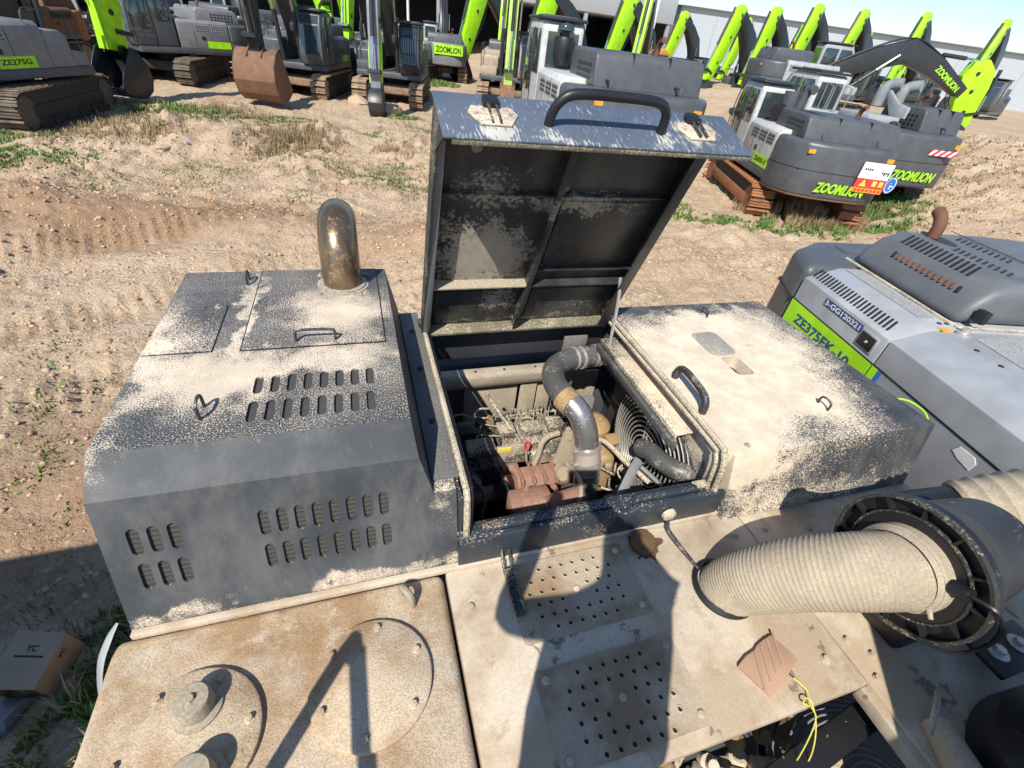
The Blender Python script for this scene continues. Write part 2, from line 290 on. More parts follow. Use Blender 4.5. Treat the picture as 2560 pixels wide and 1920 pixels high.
# ---------------------------------------------------------------- mesh builder
def rotm(axis, ang): return Matrix.Rotation(ang, 4, axis)
class MB:
    def __init__(s): s.v = []; s.f = []
    def add(s, vs, fs, mtx=None):
        o = len(s.v)
        s.v += [tuple(mtx @ Vector(p)) if mtx is not None else tuple(p) for p in vs]
        s.f += [tuple(i + o for i in f) for f in fs]
        return s
    def box(s, lo, hi, mtx=None):
        (x0, y0, z0), (x1, y1, z1) = lo, hi
        return s.add([(x0, y0, z0), (x1, y0, z0), (x1, y1, z0), (x0, y1, z0), (x0, y0, z1), (x1, y0, z1), (x1, y1, z1), (x0, y1, z1)],
                     [(0, 3, 2, 1), (4, 5, 6, 7), (0, 1, 5, 4), (1, 2, 6, 5), (2, 3, 7, 6), (3, 0, 4, 7)], mtx)
    def cbox(s, c, size, mtx=None):
        c = Vector(c); h = Vector(size) / 2
        return s.box(tuple(c - h), tuple(c + h), mtx)
    def prism(s, poly, lo, hi, axis='y', mtx=None):
        n = len(poly)
        def P(a, b, t):
            return {'x': (t, a, b), 'y': (a, t, b), 'z': (a, b, t)}[axis]
        vs = [P(a, b, lo) for a, b in poly] + [P(a, b, hi) for a, b in poly]
        fs = [tuple(range(n)), tuple(range(2 * n - 1, n - 1, -1))] + [(i, i + n, (i + 1) % n + n, (i + 1) % n) for i in range(n)]
        return s.add(vs, fs, mtx)
    def cyl(s, p0, p1, r0, r1=None, n=12, caps=True, mtx=None):
        r1 = r0 if r1 is None else r1
        p0 = Vector(p0); p1 = Vector(p1); d = (p1 - p0).normalized()
        a = d.orthogonal().normalized(); b = d.cross(a)
        vs = []
        for p, r in ((p0, r0), (p1, r1)):
            vs += [tuple(p + a * (r * math.cos(2 * PI * i / n)) + b * (r * math.sin(2 * PI * i / n))) for i in range(n)]
        fs = [(i, (i + 1) % n, (i + 1) % n + n, i + n) for i in range(n)]
        if caps: fs += [tuple(range(n - 1, -1, -1)), tuple(range(n, 2 * n))]
        return s.add(vs, fs, mtx)
    def tube(s, pts, r, n=8, sub=0, caps=True, closed=False, mtx=None, flat=None):
        P = [Vector(p) for p in pts]
        R = list(r) if hasattr(r, '__len__') else [r] * len(P)
        if sub:
            Q, RR = [], []
            m = len(P)
            rng = range(m if closed else m - 1)
            for i in rng:
                p0 = P[(i - 1) % m] if closed or i > 0 else P[0] * 2 - P[1]
                p1 = P[i]; p2 = P[(i + 1) % m]
                p3 = P[(i + 2) % m] if closed or i + 2 < m else P[-1] * 2 - P[-2]
                for k in range(sub):
                    u = k / sub
                    Q.append(0.5 * ((2 * p1) + (p2 - p0) * u + (2 * p0 - 5 * p1 + 4 * p2 - p3) * u * u + (3 * p1 - p0 - 3 * p2 + p3) * u ** 3))
                    RR.append(R[i] * (1 - u) + R[(i + 1) % m] * u)
            if not closed: Q.append(P[-1]); RR.append(R[-1])
            P, R = Q, RR
        m = len(P); vs = []; prev = None
        for i in range(m):
            if closed: d = (P[(i + 1) % m] - P[i - 1])
            else: d = P[min(i + 1, m - 1)] - P[max(i - 1, 0)]
            d.normalize()
            a = d.orthogonal().normalized() if prev is None else (prev - d * prev.dot(d)).normalized()
            prev = a; b = d.cross(a)
            for k in range(n):
                ca, sa = math.cos(2 * PI * k / n), math.sin(2 * PI * k / n)
                vs.append(tuple(P[i] + a * (R[i] * ca) + b * (R[i] * sa * (flat or 1))))
        fs = []
        for i in range(m if closed else m - 1):
            j = (i + 1) % m
            for k in range(n):
                k2 = (k + 1) % n
                fs.append((i * n + k, i * n + k2, j * n + k2, j * n + k))
        if caps and not closed: fs += [tuple(range(n - 1, -1, -1)), tuple(range((m - 1) * n, m * n))]
        return s.add(vs, fs, mtx)
    def lathe(s, prof, c, axis, n=24, mtx=None, ring=False):
        """prof = [(radius, along)], turned about axis through c."""
        c = Vector(c); d = Vector(axis).normalized(); a = d.orthogonal().normalized(); b = d.cross(a); m = len(prof); vs = []
        for r, h in prof:
            for k in range(n):
                vs.append(tuple(c + d * h + a * (r * math.cos(2 * PI * k / n)) + b * (r * math.sin(2 * PI * k / n))))
        fs = [(i * n + k, i * n + (k + 1) % n, (i + 1) * n + (k + 1) % n, (i + 1) * n + k) for i in range(m - 1) for k in range(n)]
        if ring: fs += [((m - 1) * n + k, (m - 1) * n + (k + 1) % n, (k + 1) % n, k) for k in range(n)]
        elif prof[0][0] > 1e-6: fs.append(tuple(range(n - 1, -1, -1)))
        if not ring and prof[-1][0] > 1e-6: fs.append(tuple(range((m - 1) * n, m * n)))
        return s.add(vs, fs, mtx)
    def panel(s, outline, holes, org, u, v, depth=0.01):
        """Flat sheet with real holes; the hole walls go in by depth along -(u x v)."""
        org = Vector(org); u = Vector(u); v = Vector(v); nrm = u.cross(v).normalized()
        bm = bmesh.new(); edges = []
        for loop in [outline] + list(holes):
            vv = [bm.verts.new((p[0], p[1], 0)) for p in loop]
            edges += [bm.edges.new((vv[i], vv[(i + 1) % len(vv)])) for i in range(len(vv))]
        bmesh.ops.triangle_fill(bm, edges=edges, use_beauty=True, normal=(0, 0, 1))
        bm.verts.index_update()
        vs = [tuple(org + u * q.co.x + v * q.co.y) for q in bm.verts]
        fs = []
        for f in bm.faces:
            idx = [q.index for q in f.verts]
            if f.normal.z < 0: idx.reverse()
            fs.append(tuple(idx))
        bm.free()
        s.add(vs, fs)
        for loop in holes:
            k = len(loop)
            top = [tuple(org + u * p[0] + v * p[1]) for p in loop]; bot = [tuple(Vector(p) - nrm * depth) for p in top]
            s.add(top + bot, [(i, (i + 1) % k, (i + 1) % k + k, i + k) for i in range(k)])
        return s
    def build(s, name, mat, parent=None, smooth=None, bevel=0.0, seg=2, **tags):
        me = bpy.data.meshes.new(name)
        me.from_pydata(s.v, [], s.f)
        bm = bmesh.new(); bm.from_mesh(me)
        if bevel or len(s.f) < 4000: bmesh.ops.recalc_face_normals(bm, faces=bm.faces)
        if bevel:
            ed = [e for e in bm.edges if len(e.link_faces) == 2 and e.calc_face_angle(0) > 0.5]
            bmesh.ops.bevel(bm, geom=ed, offset=bevel, segments=seg, profile=0.5, affect='EDGES', clamp_overlap=True)
        bm.to_mesh(me); bm.free()
        if smooth is None: smooth = True
        if smooth:
            me.polygons.foreach_set('use_smooth', [True] * len(me.polygons))
            me.set_sharp_from_angle(angle=math.radians(34))
        me.materials.append(mat if not isinstance(mat, str) else M[mat])
        return link(name, me, parent, **tags)

BASE = {}
def link(name, me, parent=None, **tags):
    o = bpy.data.objects.new(name, me)
    COL.objects.link(o)
    if parent is not None:
        o.parent = parent
        if parent.name in BASE:                  # parts of the main machine are written in world metres
            b = BASE[parent.name]; o.location = (-b[0], -b[1], -b[2])
    for k, v in tags.items(): o[k] = v
    return o

def thing(name, label, cat, loc=(0, 0, 0), rz=0.0, group=None):
    o = bpy.data.objects.new(name, None)
    COL.objects.link(o); o.location = loc; o.rotation_euler = (0, 0, rz); o.empty_display_size = 0.3
    o['label'] = label; o['category'] = cat
    if group: o['group'] = group
    return o
def tag(o, label, cat, group=None):
    o['label'] = label; o['category'] = cat
    if group: o['group'] = group
    return o
def stadium(cx, cy, w_, h_, n=5):
    r = w_ / 2; pts = []
    for k in range(n + 1): a = PI * k / n; pts.append((cx + r * math.cos(a), cy + h_ / 2 - r + r * math.sin(a)))
    for k in range(n + 1): a = PI + PI * k / n; pts.append((cx + r * math.cos(a), cy - h_ / 2 + r + r * math.sin(a)))
    return pts
def rrect(x0, y0, x1, y1, r, n=4):
    pts = []
    for (cx, cy, a0) in ((x1 - r, y1 - r, 0), (x0 + r, y1 - r, PI / 2), (x0 + r, y0 + r, PI), (x1 - r, y0 + r, 1.5 * PI)):
        for k in range(n + 1): a = a0 + PI / 2 * k / n; pts.append((cx + r * math.cos(a), cy + r * math.sin(a)))
    return pts
def circ(cx, cy, r, n=10): return [(cx + r * math.cos(2 * PI * k / n), cy + r * math.sin(2 * PI * k / n)) for k in range(n)]

_tx = {}
def text_mesh(txt):
    if txt in _tx: return _tx[txt]
    cu = bpy.data.curves.new('lettering', 'FONT'); cu.body = txt; cu.size = 1.0; cu.extrude = 0.0; cu.resolution_u = 3
    cu.offset = 0.03
    ob = bpy.data.objects.new('lettering', cu); COL.objects.link(ob)
    bpy.context.view_layer.update()
    me = bpy.data.meshes.new_from_object(ob.evaluated_get(bpy.context.evaluated_depsgraph_get()))
    vs = [tuple(v.co) for v in me.vertices]; fs = [tuple(p.vertices) for p in me.polygons]
    bpy.data.objects.remove(ob); bpy.data.curves.remove(cu); bpy.data.meshes.remove(me)
    xs = [p[0] for p in vs]; ys = [p[1] for p in vs]
    r = (vs, fs, min(xs), max(xs), min(ys), max(ys)); _tx[txt] = r
    return r
def lettering(txt, mat, parent, org, u, v, width, height, name='lettering', skew=0.0):
    """flat print: fills a width x height box whose lower left corner is org."""
    vs, fs, x0, x1, y0, y1 = text_mesh(txt)
    org = Vector(org); u = Vector(u).normalized(); v = Vector(v).normalized()
    mb = MB()
    mb.add([tuple(org + u * ((p[0] - x0) / (x1 - x0) * width + skew * (p[1] - y0) / (y1 - y0) * height) + v * ((p[1] - y0) / (y1 - y0) * height)) for p in vs], fs)
    return mb.build(name, mat, parent, smooth=False)

# ---------------------------------------------------------------- ground
_perm = RNG.permutation(512); _perm = np.concatenate([_perm, _perm]); _gr = RNG.uniform(0, 2 * PI, 1024)
def pnoise(x, y):
    xi = np.floor(x).astype(int); yi = np.floor(y).astype(int); xf = x - xi; yf = y - yi
    def g(ix, iy, fx, fy):
        h = _gr[_perm[(_perm[ix % 512] + iy) % 512]]
        return np.cos(h) * fx + np.sin(h) * fy
    u = xf * xf * xf * (xf * (xf * 6 - 15) + 10); v = yf * yf * yf * (yf * (yf * 6 - 15) + 10)
    a = g(xi, yi, xf, yf) * (1 - u) + g(xi + 1, yi, xf - 1, yf) * u
    b = g(xi, yi + 1, xf, yf - 1) * (1 - u) + g(xi + 1, yi + 1, xf - 1, yf - 1) * u
    return (a * (1 - v) + b * v) * 1.5
def sstep(x): x = np.clip(x, 0, 1); return x * x * (3 - 2 * x)
def macro(x, y): return 1.9 * sstep((np.asarray(x, float) - 12) / 15)
def ground_z(x, y):
    x = np.asarray(x, float); y = np.asarray(y, float)
    h = macro(x, y)
    far = 1 - sstep((np.hypot(x, y) - 18) / 20)
    h = h + 0.16 * pnoise(x * 0.35 + 3, y * 0.35) * far
    # a low berm of turned earth behind the machine
    bl = 9.6 - 0.30 * (x + 3)
    h = h + 0.26 * np.exp(-((y - bl) / 0.75) ** 2) * sstep((x + 11) / 3) * sstep((6 - x) / 4)
    for (mx, my, mr_, mh) in ((-1.3, 13.3, .8, .42), (-2.9, 15.4, .9, .36), (-4.6, 14.6, 1.3, .25), (.6, 11.8, 1.0, .2), (-6.0, 12.4, 1.3, .28), (-1.0, 17.5, 1.4, .3), (-5.0, 17.8, 1.6, .3), (2.0, 16.5, 1.2, .3), (-3.4, 10.9, .9, .16), (1.6, 9.6, .9, .18), (6.2, 7.6, 1.1, .16), (8.2, 8.6, 1.2, .2), (20, 10.5, 2.4, .35), (24, 13, 2.5, .4)):
        h = h + mh * np.exp(-(((x - mx) ** 2 + (y - my) ** 2) / mr_ ** 2)) * (1 + .8 * pnoise(x * 2.1 + mx, y * 2.1))
    # ruts left by tracks
    for (px, py, ang, wd) in ((-4.5, 6.2, 1.15, 0.42), (-2.4, 5.0, 1.2, 0.42), (-5.8, 8.4, 1.25, 0.4), (4.2, 7.5, 0.5, 0.4)):
        ca, sa = math.cos(ang), math.sin(ang); s_ = (x - px) * sa + (y - py) * (-ca) * -1; t_ = (x - px) * ca - (y - py) * sa
        al = (x - px) * sa + (y - py) * ca * 0; al = (x - px) * math.sin(ang) + (y - py) * math.cos(ang); ac = (x - px) * math.cos(ang) - (y - py) * math.sin(ang)
        wv = np.exp(-(ac / wd) ** 4) * sstep((4.5 - np.abs(al)) / 1.5)
        h = h + wv * (-0.05 + 0.035 * np.sign(np.sin(al * 2 * PI / 0.19)) * np.abs(np.sin(al * 2 * PI / 0.19)) ** 0.5)
    lump = np.clip(pnoise(x * .45 + 20, y * .45 + 7) + .55, .25, 1.6)
    rough = 0.085 * pnoise(x * 1.3, y * 1.3 + 9) + lump * (0.11 * np.abs(pnoise(x * 3.1 + 5, y * 3.1)) + 0.075 * np.abs(pnoise(x * 6.7, y * 6.7)) + 0.034 * pnoise(x * 15, y * 15 + 3))
    return h + rough * (0.25 + 0.75 * far)
def axis_pts(lo, a, b, hi, d, g):
    pts = list(np.arange(a, b, d)); st = d; x = b
    while x < hi: pts.append(x); st *= g; x += st
    pts.append(hi); st = d; x = a - d; pre = []
    while x > lo: pre.append(x); st *= g; x -= st
    pre.append(lo)
    return np.array(pre[::-1] + pts)
gx = axis_pts(-900, -8, 10, 900, 0.055, 1.035); gy = axis_pts(-500, 0.5, 15, 900, 0.055, 1.035)
XX, YY = np.meshgrid(gx, gy); ZZ = ground_z(XX, YY)
nx, ny = len(gx), len(gy)
co = np.stack([XX.ravel(), YY.ravel(), ZZ.ravel()], 1)
ii = (np.arange(ny - 1)[:, None] * nx + np.arange(nx - 1)[None, :]).ravel()
quads = np.stack([ii, ii + 1, ii + 1 + nx, ii + nx], 1)
me = bpy.data.meshes.new('ground'); me.vertices.add(len(co)); me.vertices.foreach_set('co', co.ravel())
me.loops.add(quads.size); me.loops.foreach_set('vertex_index', quads.ravel())
me.polygons.add(len(quads)); me.polygons.foreach_set('loop_start', np.arange(0, quads.size, 4)); me.polygons.foreach_set('loop_total', np.full(len(quads), 4))
me.polygons.foreach_set('use_smooth', np.ones(len(quads), bool)); me.update(calc_edges=True)
t = T('dry_churned_earth')
n1 = t.noise(0.45, 5, 0.6); n2 = t.noise(2.6, 5, 0.65); n3 = t.noise(26, 4, 0.7)
c = t.mix(t.mr(n1, 0.38, 0.62), (0.56, 0.415, 0.275), (0.67, 0.525, 0.37))
c = t.mix(t.mr(n2, 0.46, 0.68, 0, 0.6), c, (0.45, 0.30, 0.18))
bp = t.vm('ADD', t.pos(), t.vm('SCALE', t.vm('SUBTRACT', t.noise(0.9, 3, 0.6, color=True), (0.5, 0.5, 0.5)), 2.4))
for (x, y, rx, ry, wt) in ((-3.5, 9.7, 4.5, 1.5, 0.8), (0.8, 8.3, 2.0, 1.1, 0.6), (-2.6, 3.4, 1.2, 1.8, 0.55)):
    q = t.vm('MULTIPLY', t.vm('SUBTRACT', bp, (x, y, 0)), (1 / rx, 1 / ry, 0))
    c = t.mix(t.mr(t.vm('LENGTH', q), 1.1, 0.2, 0, wt), c, (0.33, 0.195, 0.105))
c = t.mix(t.mr(n3, 0.30, 0.75, 0.5, 0.0), c, (0.22, 0.13, 0.07))
st = t.voro(9.0); c = t.mix(t.mr(st, 0.10, 0.17, 0.75, 0.0), c, (0.58, 0.46, 0.33))
c = t.mix(t.mr(t.noise(1.1, 4, 0.7), 0.60, 0.72, 0, 0.35), c, (0.25, 0.22, 0.10))
t.pin('Base Color', c); t.pin('Roughness', 0.95)
wv = t.vm('ADD', t.pos(), t.vm('SCALE', t.vm('SUBTRACT', t.noise(5.0, 3, 0.6, color=True), (0.5, 0.5, 0.5)), 0.25))
cl_ = t.math('ADD', t.math('MULTIPLY', t.voro(7.0, vec=wv), -0.9), t.math('MULTIPLY', t.voro(17.0, vec=wv), -0.45))
cl_ = t.math('MULTIPLY', cl_, t.mr(t.noise(0.8, 3, 0.6), 0.35, 0.65, 0.25, 1.0))
t.bump(t.math('ADD', t.math('MULTIPLY', cl_, 0.7), t.math('ADD', t.noise(6, 6, 0.75), t.math('MULTIPLY', t.noise(45, 4, 0.7), 0.3))), 0.85, 0.085)
me.materials.append(t.m)
g = link('ground', me); g['kind'] = 'structure'
def gz(x, y): return float(ground_z(np.array([x]), np.array([y]))[0])
# ================================================================ the excavator the camera stands on
EX = thing('excavator', 'dusty dark grey excavator with propped-open engine lid and heat-tinted exhaust elbow', 'excavator', (0.8, 1.3, 0))
BASE[EX.name] = (0.8, 1.3, 0)
def hook(parent, p, L, h, ax='y', r=0.005):
    x, y, z = p
    d = Vector((0, 1, 0)) if ax == 'y' else Vector((1, 0, 0))
    P0 = Vector(p)
    pts = [P0, P0 + Vector((0, 0, h * .75)), P0 + d * (L * .3) + Vector((0, 0, h)), P0 + d * (L * .7) + Vector((0, 0, h)), P0 + d * L + Vector((0, 0, h * .75)), P0 + d * L]
    return MB().tube(pts, r, 8, sub=4).build('lifting_hook', 'hardware', parent)
def bolt(parent, p, r=0.014, axis=(0, 0, 1), mat='bolt', name='bolt'):
    a = Vector(axis).normalized(); P = Vector(p)
    mb = MB().lathe([(r * 1.35, 0), (r * 1.35, r * .25), (r * .2, r * .3)], P, a, 14).cyl(P + a * r * .25, P + a * r * .95, r * .72, r * .68, 6)
    return mb.build(name, mat, parent)

# ---- left (pump) compartment hood
lh = MB()
HX0, HX1 = -0.745, 0.097
cols = [-0.362 + i * (0.348 / 7) for i in range(8)]
th = [stadium(x, 1.325, 0.027, 0.092) for x in cols] + [stadium(x - 0.003, 1.193, 0.027, 0.096) for x in cols]
lh.panel([(HX0, 1.085), (HX1, 1.085), (HX1, 2.185), (HX0, 2.185)], th, (0, 0, 2.5), (1, 0, 0), (0, 1, 0), 0.008)
lh.add([(HX0, 1.085, 2.5), (HX1, 1.085, 2.5), (.11, .993, 2.412), (HX0 - .005, .993, 2.412)], [(0, 3, 2, 1)])
fv = Vector((0, .133, .442)); fl = fv.length; fv.normalize()
fcols = [-0.351 + i * (0.343 / 7) for i in range(8)]; lcols = [-0.673, -0.625, -0.577]
fh = [stadium(x, .314, 0.029, 0.09) for x in fcols] + [stadium(x, .191, 0.029, 0.09) for x in fcols]
fh += [stadium(x, .318, 0.030, 0.09) for x in lcols] + [stadium(x, .196, 0.030, 0.094) for x in lcols]
lh.panel([(-.755, 0), (.225, 0), (.225, .324), (.15, .324), (.11, fl), (-.75, fl)], fh, (0, .86, 1.97), (1, 0, 0), fv, 0.008)
lh.add([(HX0, 2.185, 2.5), (HX0, 1.085, 2.5), (-.75, .993, 2.412), (-.755, .86, 1.97), (-.755, 2.185, 1.97)], [(0, 1, 2, 3, 4)])
lh.add([(HX1, 2.185, 2.5), (HX1, 1.085, 2.5), (.11, .993, 2.412), (.15, .955, 2.278), (.15, 2.185, 2.278)], [(4, 3, 2, 1, 0)])
lh.add([(.15, .955, 2.278), (.225, .955, 2.278), (.225, .86, 1.97), (.225, 2.0, 1.97), (.225, 2.0, 2.278), (.15, 2.0, 2.278)], [(0, 1, 4, 5), (1, 2, 3, 4)])
lh.add([(HX0, 2.185, 2.5), (HX1, 2.185, 2.5), (.22, 2.185, 1.97), (-.755, 2.185, 1.97)], [(0, 1, 2, 3)])
LH = lh.build('pump_compartment_hood', 'lh', EX, smooth=False)
for x in cols:
    for (yy, dx, L) in ((1.325, 0, .11), (1.193, -.003, .115)):
        MB().box((x + dx - .018, yy - L / 2, 2.488), (x + dx + .018, yy + L / 2, 2.4915)).build('vent_mesh', 'mesh', LH, smooth=False)
fn = Vector((1, 0, 0)).cross(fv)
def fpt(x, v_, d): return Vector((x, .86, 1.97)) + fv * v_ + fn * d
for (xs, v_, L) in ((fcols, .314, .11), (fcols, .191, .11), (lcols, .318, .11), (lcols, .196, .114)):
    for x in xs:
        a, b = v_ - L / 2, v_ + L / 2
        vs = [fpt(x - .019, a, -.009), fpt(x + .019, a, -.009), fpt(x + .019, b, -.009), fpt(x - .019, b, -.009)]
        vs += [p - fn * .003 for p in vs]
        MB().add([tuple(p) for p in vs], [(0, 1, 2, 3), (7, 6, 5, 4), (0, 4, 5, 1), (1, 5, 6, 2), (2, 6, 7, 3), (3, 7, 4, 0)]).build('vent_mesh', 'mesh', LH, smooth=False)
MB().box((-.441, 1.533, 2.4985), (.053, 2.183, 2.5045)).build('access_panel', 'lh', LH, bevel=.0015)
for (a, b) in (((-.4455, 1.529, 2.499), (-.4415, 2.184, 2.5015)), ((.0535, 1.529, 2.499), (.0575, 2.184, 2.5015)), ((-.4455, 1.5285, 2.499), (.0575, 1.5325, 2.5013)), ((-.534, 1.536, 2.499), (-.5305, 1.871, 2.5013)), ((-.742, 1.5355, 2.499), (-.5305, 1.539, 2.5011)), ((-.742, 1.8685, 2.499), (-.5305, 1.872, 2.5011))):
    MB().box(a, b).build('panel_gap', 'blackclean', LH)
MB().box((-.738, 1.540, 2.4985), (-.534, 1.868, 2.5035)).build('access_panel', 'lh', LH, bevel=.0012)
MB().tube([(-.262, 1.565, 2.502), (-.262, 1.570, 2.538), (-.245, 1.572, 2.548), (-.143, 1.568, 2.548), (-.126, 1.566, 2.538), (-.126, 1.563, 2.502)], .0055, 8, sub=4).build('handle', 'hardware', LH)
hook(LH, (-.499, 1.18, 2.499), .058, .056)
hook(LH, (-.486, 2.05, 2.499), .05, .05)
for p in ((-.564, 1.855), (-.564, 1.558), (-.357, 1.553), (-.032, 1.549), (.032, 1.56), (-.19, 1.925), (0.0, 1.928), (-.195, 2.115), (.006, 2.118)):
    bolt(LH, (p[0], p[1], 2.5035), .011)
MB().box((.152, 1.0, 2.282), (.243, 2.11, 2.290)).build('side_plate', 'greyplate', LH, bevel=.002)
for y in (1.93, 1.62, 1.28): bolt(LH, (.195, y, 2.29), .011, mat='hardware')
# exhaust elbow
ex = MB().tube([(-.095, 2.02, 2.5), (-.095, 2.02, 2.56), (-.095, 2.022, 2.60), (-.095, 2.038, 2.66), (-.095, 2.075, 2.705), (-.095, 2.13, 2.732), (-.095, 2.20, 2.735), (-.095, 2.26, 2.725)], .082, 28, sub=4, caps=False)
EP = ex.build('exhaust_pipe', 'brass', EX)
MB().tube([(-.095, 2.26, 2.725), (-.095, 2.18, 2.735), (-.095, 2.10, 2.72)], .076, 24, sub=3, caps=False).build('pipe_bore', 'blackclean', EP)
MB().lathe([(.082, .012), (.098, .010), (.098, .003), (.110, .003), (.110, -.001), (.082, -.001)], (-.095, 2.02, 2.505), (0, 0, 1), 32, ring=True).build('flange_ring', 'bolt', EP)

# ---- right (radiator) hood
rh = MB()
cut = rrect(1.695, 1.352, 1.802, 1.505, .03)
rh.panel([(1.305, .885), (2.42, .875), (2.40, 2.045), (1.325, 2.055)], [cut], (0, 0, 2.29), (1, 0, 0), (0, 1, 0), 0.066)
rh.add([(1.305, .885, 2.29), (2.42, .875, 2.29), (2.40, .80, 1.97), (1.335, .815, 1.97)], [(0, 3, 2, 1)])
rh.add([(1.305, .885, 2.29), (1.325, 2.055, 2.29), (1.325, 2.055, 1.97), (1.335, .815, 1.97)], [(0, 1, 2, 3)])
rh.add([(2.42, .875, 2.29), (2.40, 2.045, 2.29), (2.40, 2.045, 1.6), (2.40, .80, 1.6), (2.40, .80, 1.97)], [(4, 3, 2, 1, 0)])
rh.add([(1.325, 2.055, 2.29), (2.40, 2.045, 2.29), (2.40, 2.045, 1.97), (1.325, 2.055, 1.97)], [(3, 2, 1, 0)])
RH = rh.build('radiator_hood', 'rh', EX, smooth=False)
MB().panel(rrect(1.69, 1.345, 1.81, 1.512, .03), [circ(1.745, 1.44, .004)], (0, 0, 2.225), (1, 0, 0), (0, 1, 0), .002).build('recess_plate', 'bay', RH)  # dark paint stands in for the shade down in the cutout
MB().prism(rrect(1.665, 1.52, 1.825, 1.735, .035), 2.288, 2.2955, 'z').build('cover_plate', 'bolt', RH, bevel=.002)
hook(RH, (1.892, 1.89, 2.289), .055, .045); hook(RH, (1.95, 1.05, 2.289), .055, .045)
MB().tube([(1.352, 1.39, 2.288), (1.352, 1.385, 2.335), (1.350, 1.35, 2.362), (1.343, 1.27, 2.368), (1.335, 1.18, 2.362), (1.332, 1.145, 2.335), (1.331, 1.14, 2.288)], .0165, 12, sub=4).build('handle', 'hardware', RH)
bolt(RH, (1.40, .93, 2.29), .01); bolt(RH, (1.745, 1.40, 2.226), .012)

# ---- engine bay: frame, rails, walls
BY = MB()
BY.box((.226, 2.02, 2.04), (1.33, 2.05, 2.292)).box((.226, 2.05, 2.02), (1.33, 2.075, 2.05))
BAY = BY.build('engine_bay', 'bay', EX, bevel=.003)
MB().box((.235, 2.03, 2.035), (1.25, 2.05, 2.06)).build('wall_lip', 'rail', BAY, bevel=.003)
MB().prism([(2.10, 1.75), (2.075, 1.80), (2.075, 1.845), (2.09, 1.865), (2.15, 1.865), (2.15, 1.75)], .24, 1.30, 'x').build('cross_beam', 'tan', BAY, bevel=.006)
for x in (.58, .76, .96, 1.1): MB().lathe([(.009, 0), (.009, .002), (.004, .002)], (x, 2.115, 1.865), (0, 0, 1), 12).build('beam_hole', 'trackin', BAY)
for (x0, x1, y) in ((.24, .40, 2.15), (.41, .52, 2.135), (.53, .88, 2.155), (.89, 1.0, 2.125), (1.02, 1.12, 2.155), (1.14, 1.45, 2.15)):
    MB().box((x0, y, 1.1), (x1, y + .02, 1.76)).build('rear_panel', 'tan' if x0 > .5 else 'bay', BAY, bevel=.006)
MB().box((.2, .88, 1.05), (1.62, 2.3, 1.10)).build('bay_floor', 'trackin', BAY)
MB().box((.228, .90, 1.1), (.240, 2.02, 2.27)).build('bay_wall', 'bay', BAY)
MB().box((1.60, .84, 1.1), (1.62, 2.3, 1.95)).build('bay_wall', 'bay', BAY)
MB().box((.23, .885, 1.1), (1.60, .895, 1.96)).build('bay_wall', 'engdark', BAY)
# seal rails
MB().tube([(.254, 2.0, 2.296), (.254, 1.4, 2.296), (.254, .98, 2.296), (.254, .93, 2.288), (.252, .90, 2.25), (.252, .885, 2.12), (.252, .88, 2.10)], .012, 8, sub=3).build('seal_rail', 'rail', BAY)
MB().tube([(.272, 1.95, 2.285), (.272, 1.4, 2.285), (.272, .99, 2.285), (.272, .945, 2.272), (.27, .915, 2.24), (.268, .905, 2.12)], .009, 8, sub=3).build('seal_rail', 'black', BAY)
MB().tube([(1.285, 2.02, 2.30), (1.285, 1.4, 2.30), (1.277, .96, 2.30), (1.275, .915, 2.288), (1.272, .885, 2.24), (1.275, .868, 2.10)], .013, 8, sub=3).build('seal_rail', 'rail', BAY)
MB().tube([(1.262, 1.98, 2.288), (1.262, 1.4, 2.288), (1.256, .97, 2.288), (1.254, .93, 2.275), (1.252, .905, 2.23), (1.254, .89, 2.11)], .009, 8, sub=3).build('seal_rail', 'rail', BAY)
MB().box((1.29, .90, 2.245), (1.306, 2.05, 2.286)).build('bay_wall', 'rh', BAY)
# front sill with its notched lip
sl_ = MB().prism([(.222, 1.972), (1.318, 1.972), (1.318, 2.118), (1.23, 2.118), (1.225, 2.128), (.9, 2.13), (.88, 2.11), (.845, 2.11), (.83, 2.13), (.33, 2.13), (.30, 2.118), (.222, 2.118)], .845, .868, 'y')
SILL = sl_.build('bay_sill', 'sill', EX, bevel=.003)
MB().prism([(.30, 2.118), (.82, 2.118), (.80, 2.142), (.31, 2.142)], .872, .905, 'y').build('sill_lip', 'sill', SILL, bevel=.005)
MB().prism([(.90, 2.118), (1.21, 2.118), (1.19, 2.142), (.915, 2.142)], .872, .90, 'y').build('sill_lip', 'sill', SILL, bevel=.005)
MB().box((.222, .868, 2.10), (1.30, .93, 2.112)).build('sill_ledge', 'sill', SILL, bevel=.002)
MB().box((-.75, .838, 1.968), (1.33, .86, 1.992)).build('base_strip', 'deck2', SILL, bevel=.003)
MB().cbox((1.225, .90, 2.128), (.07, .035, .012)).build('pale_tab', 'rail', SILL, bevel=.003)

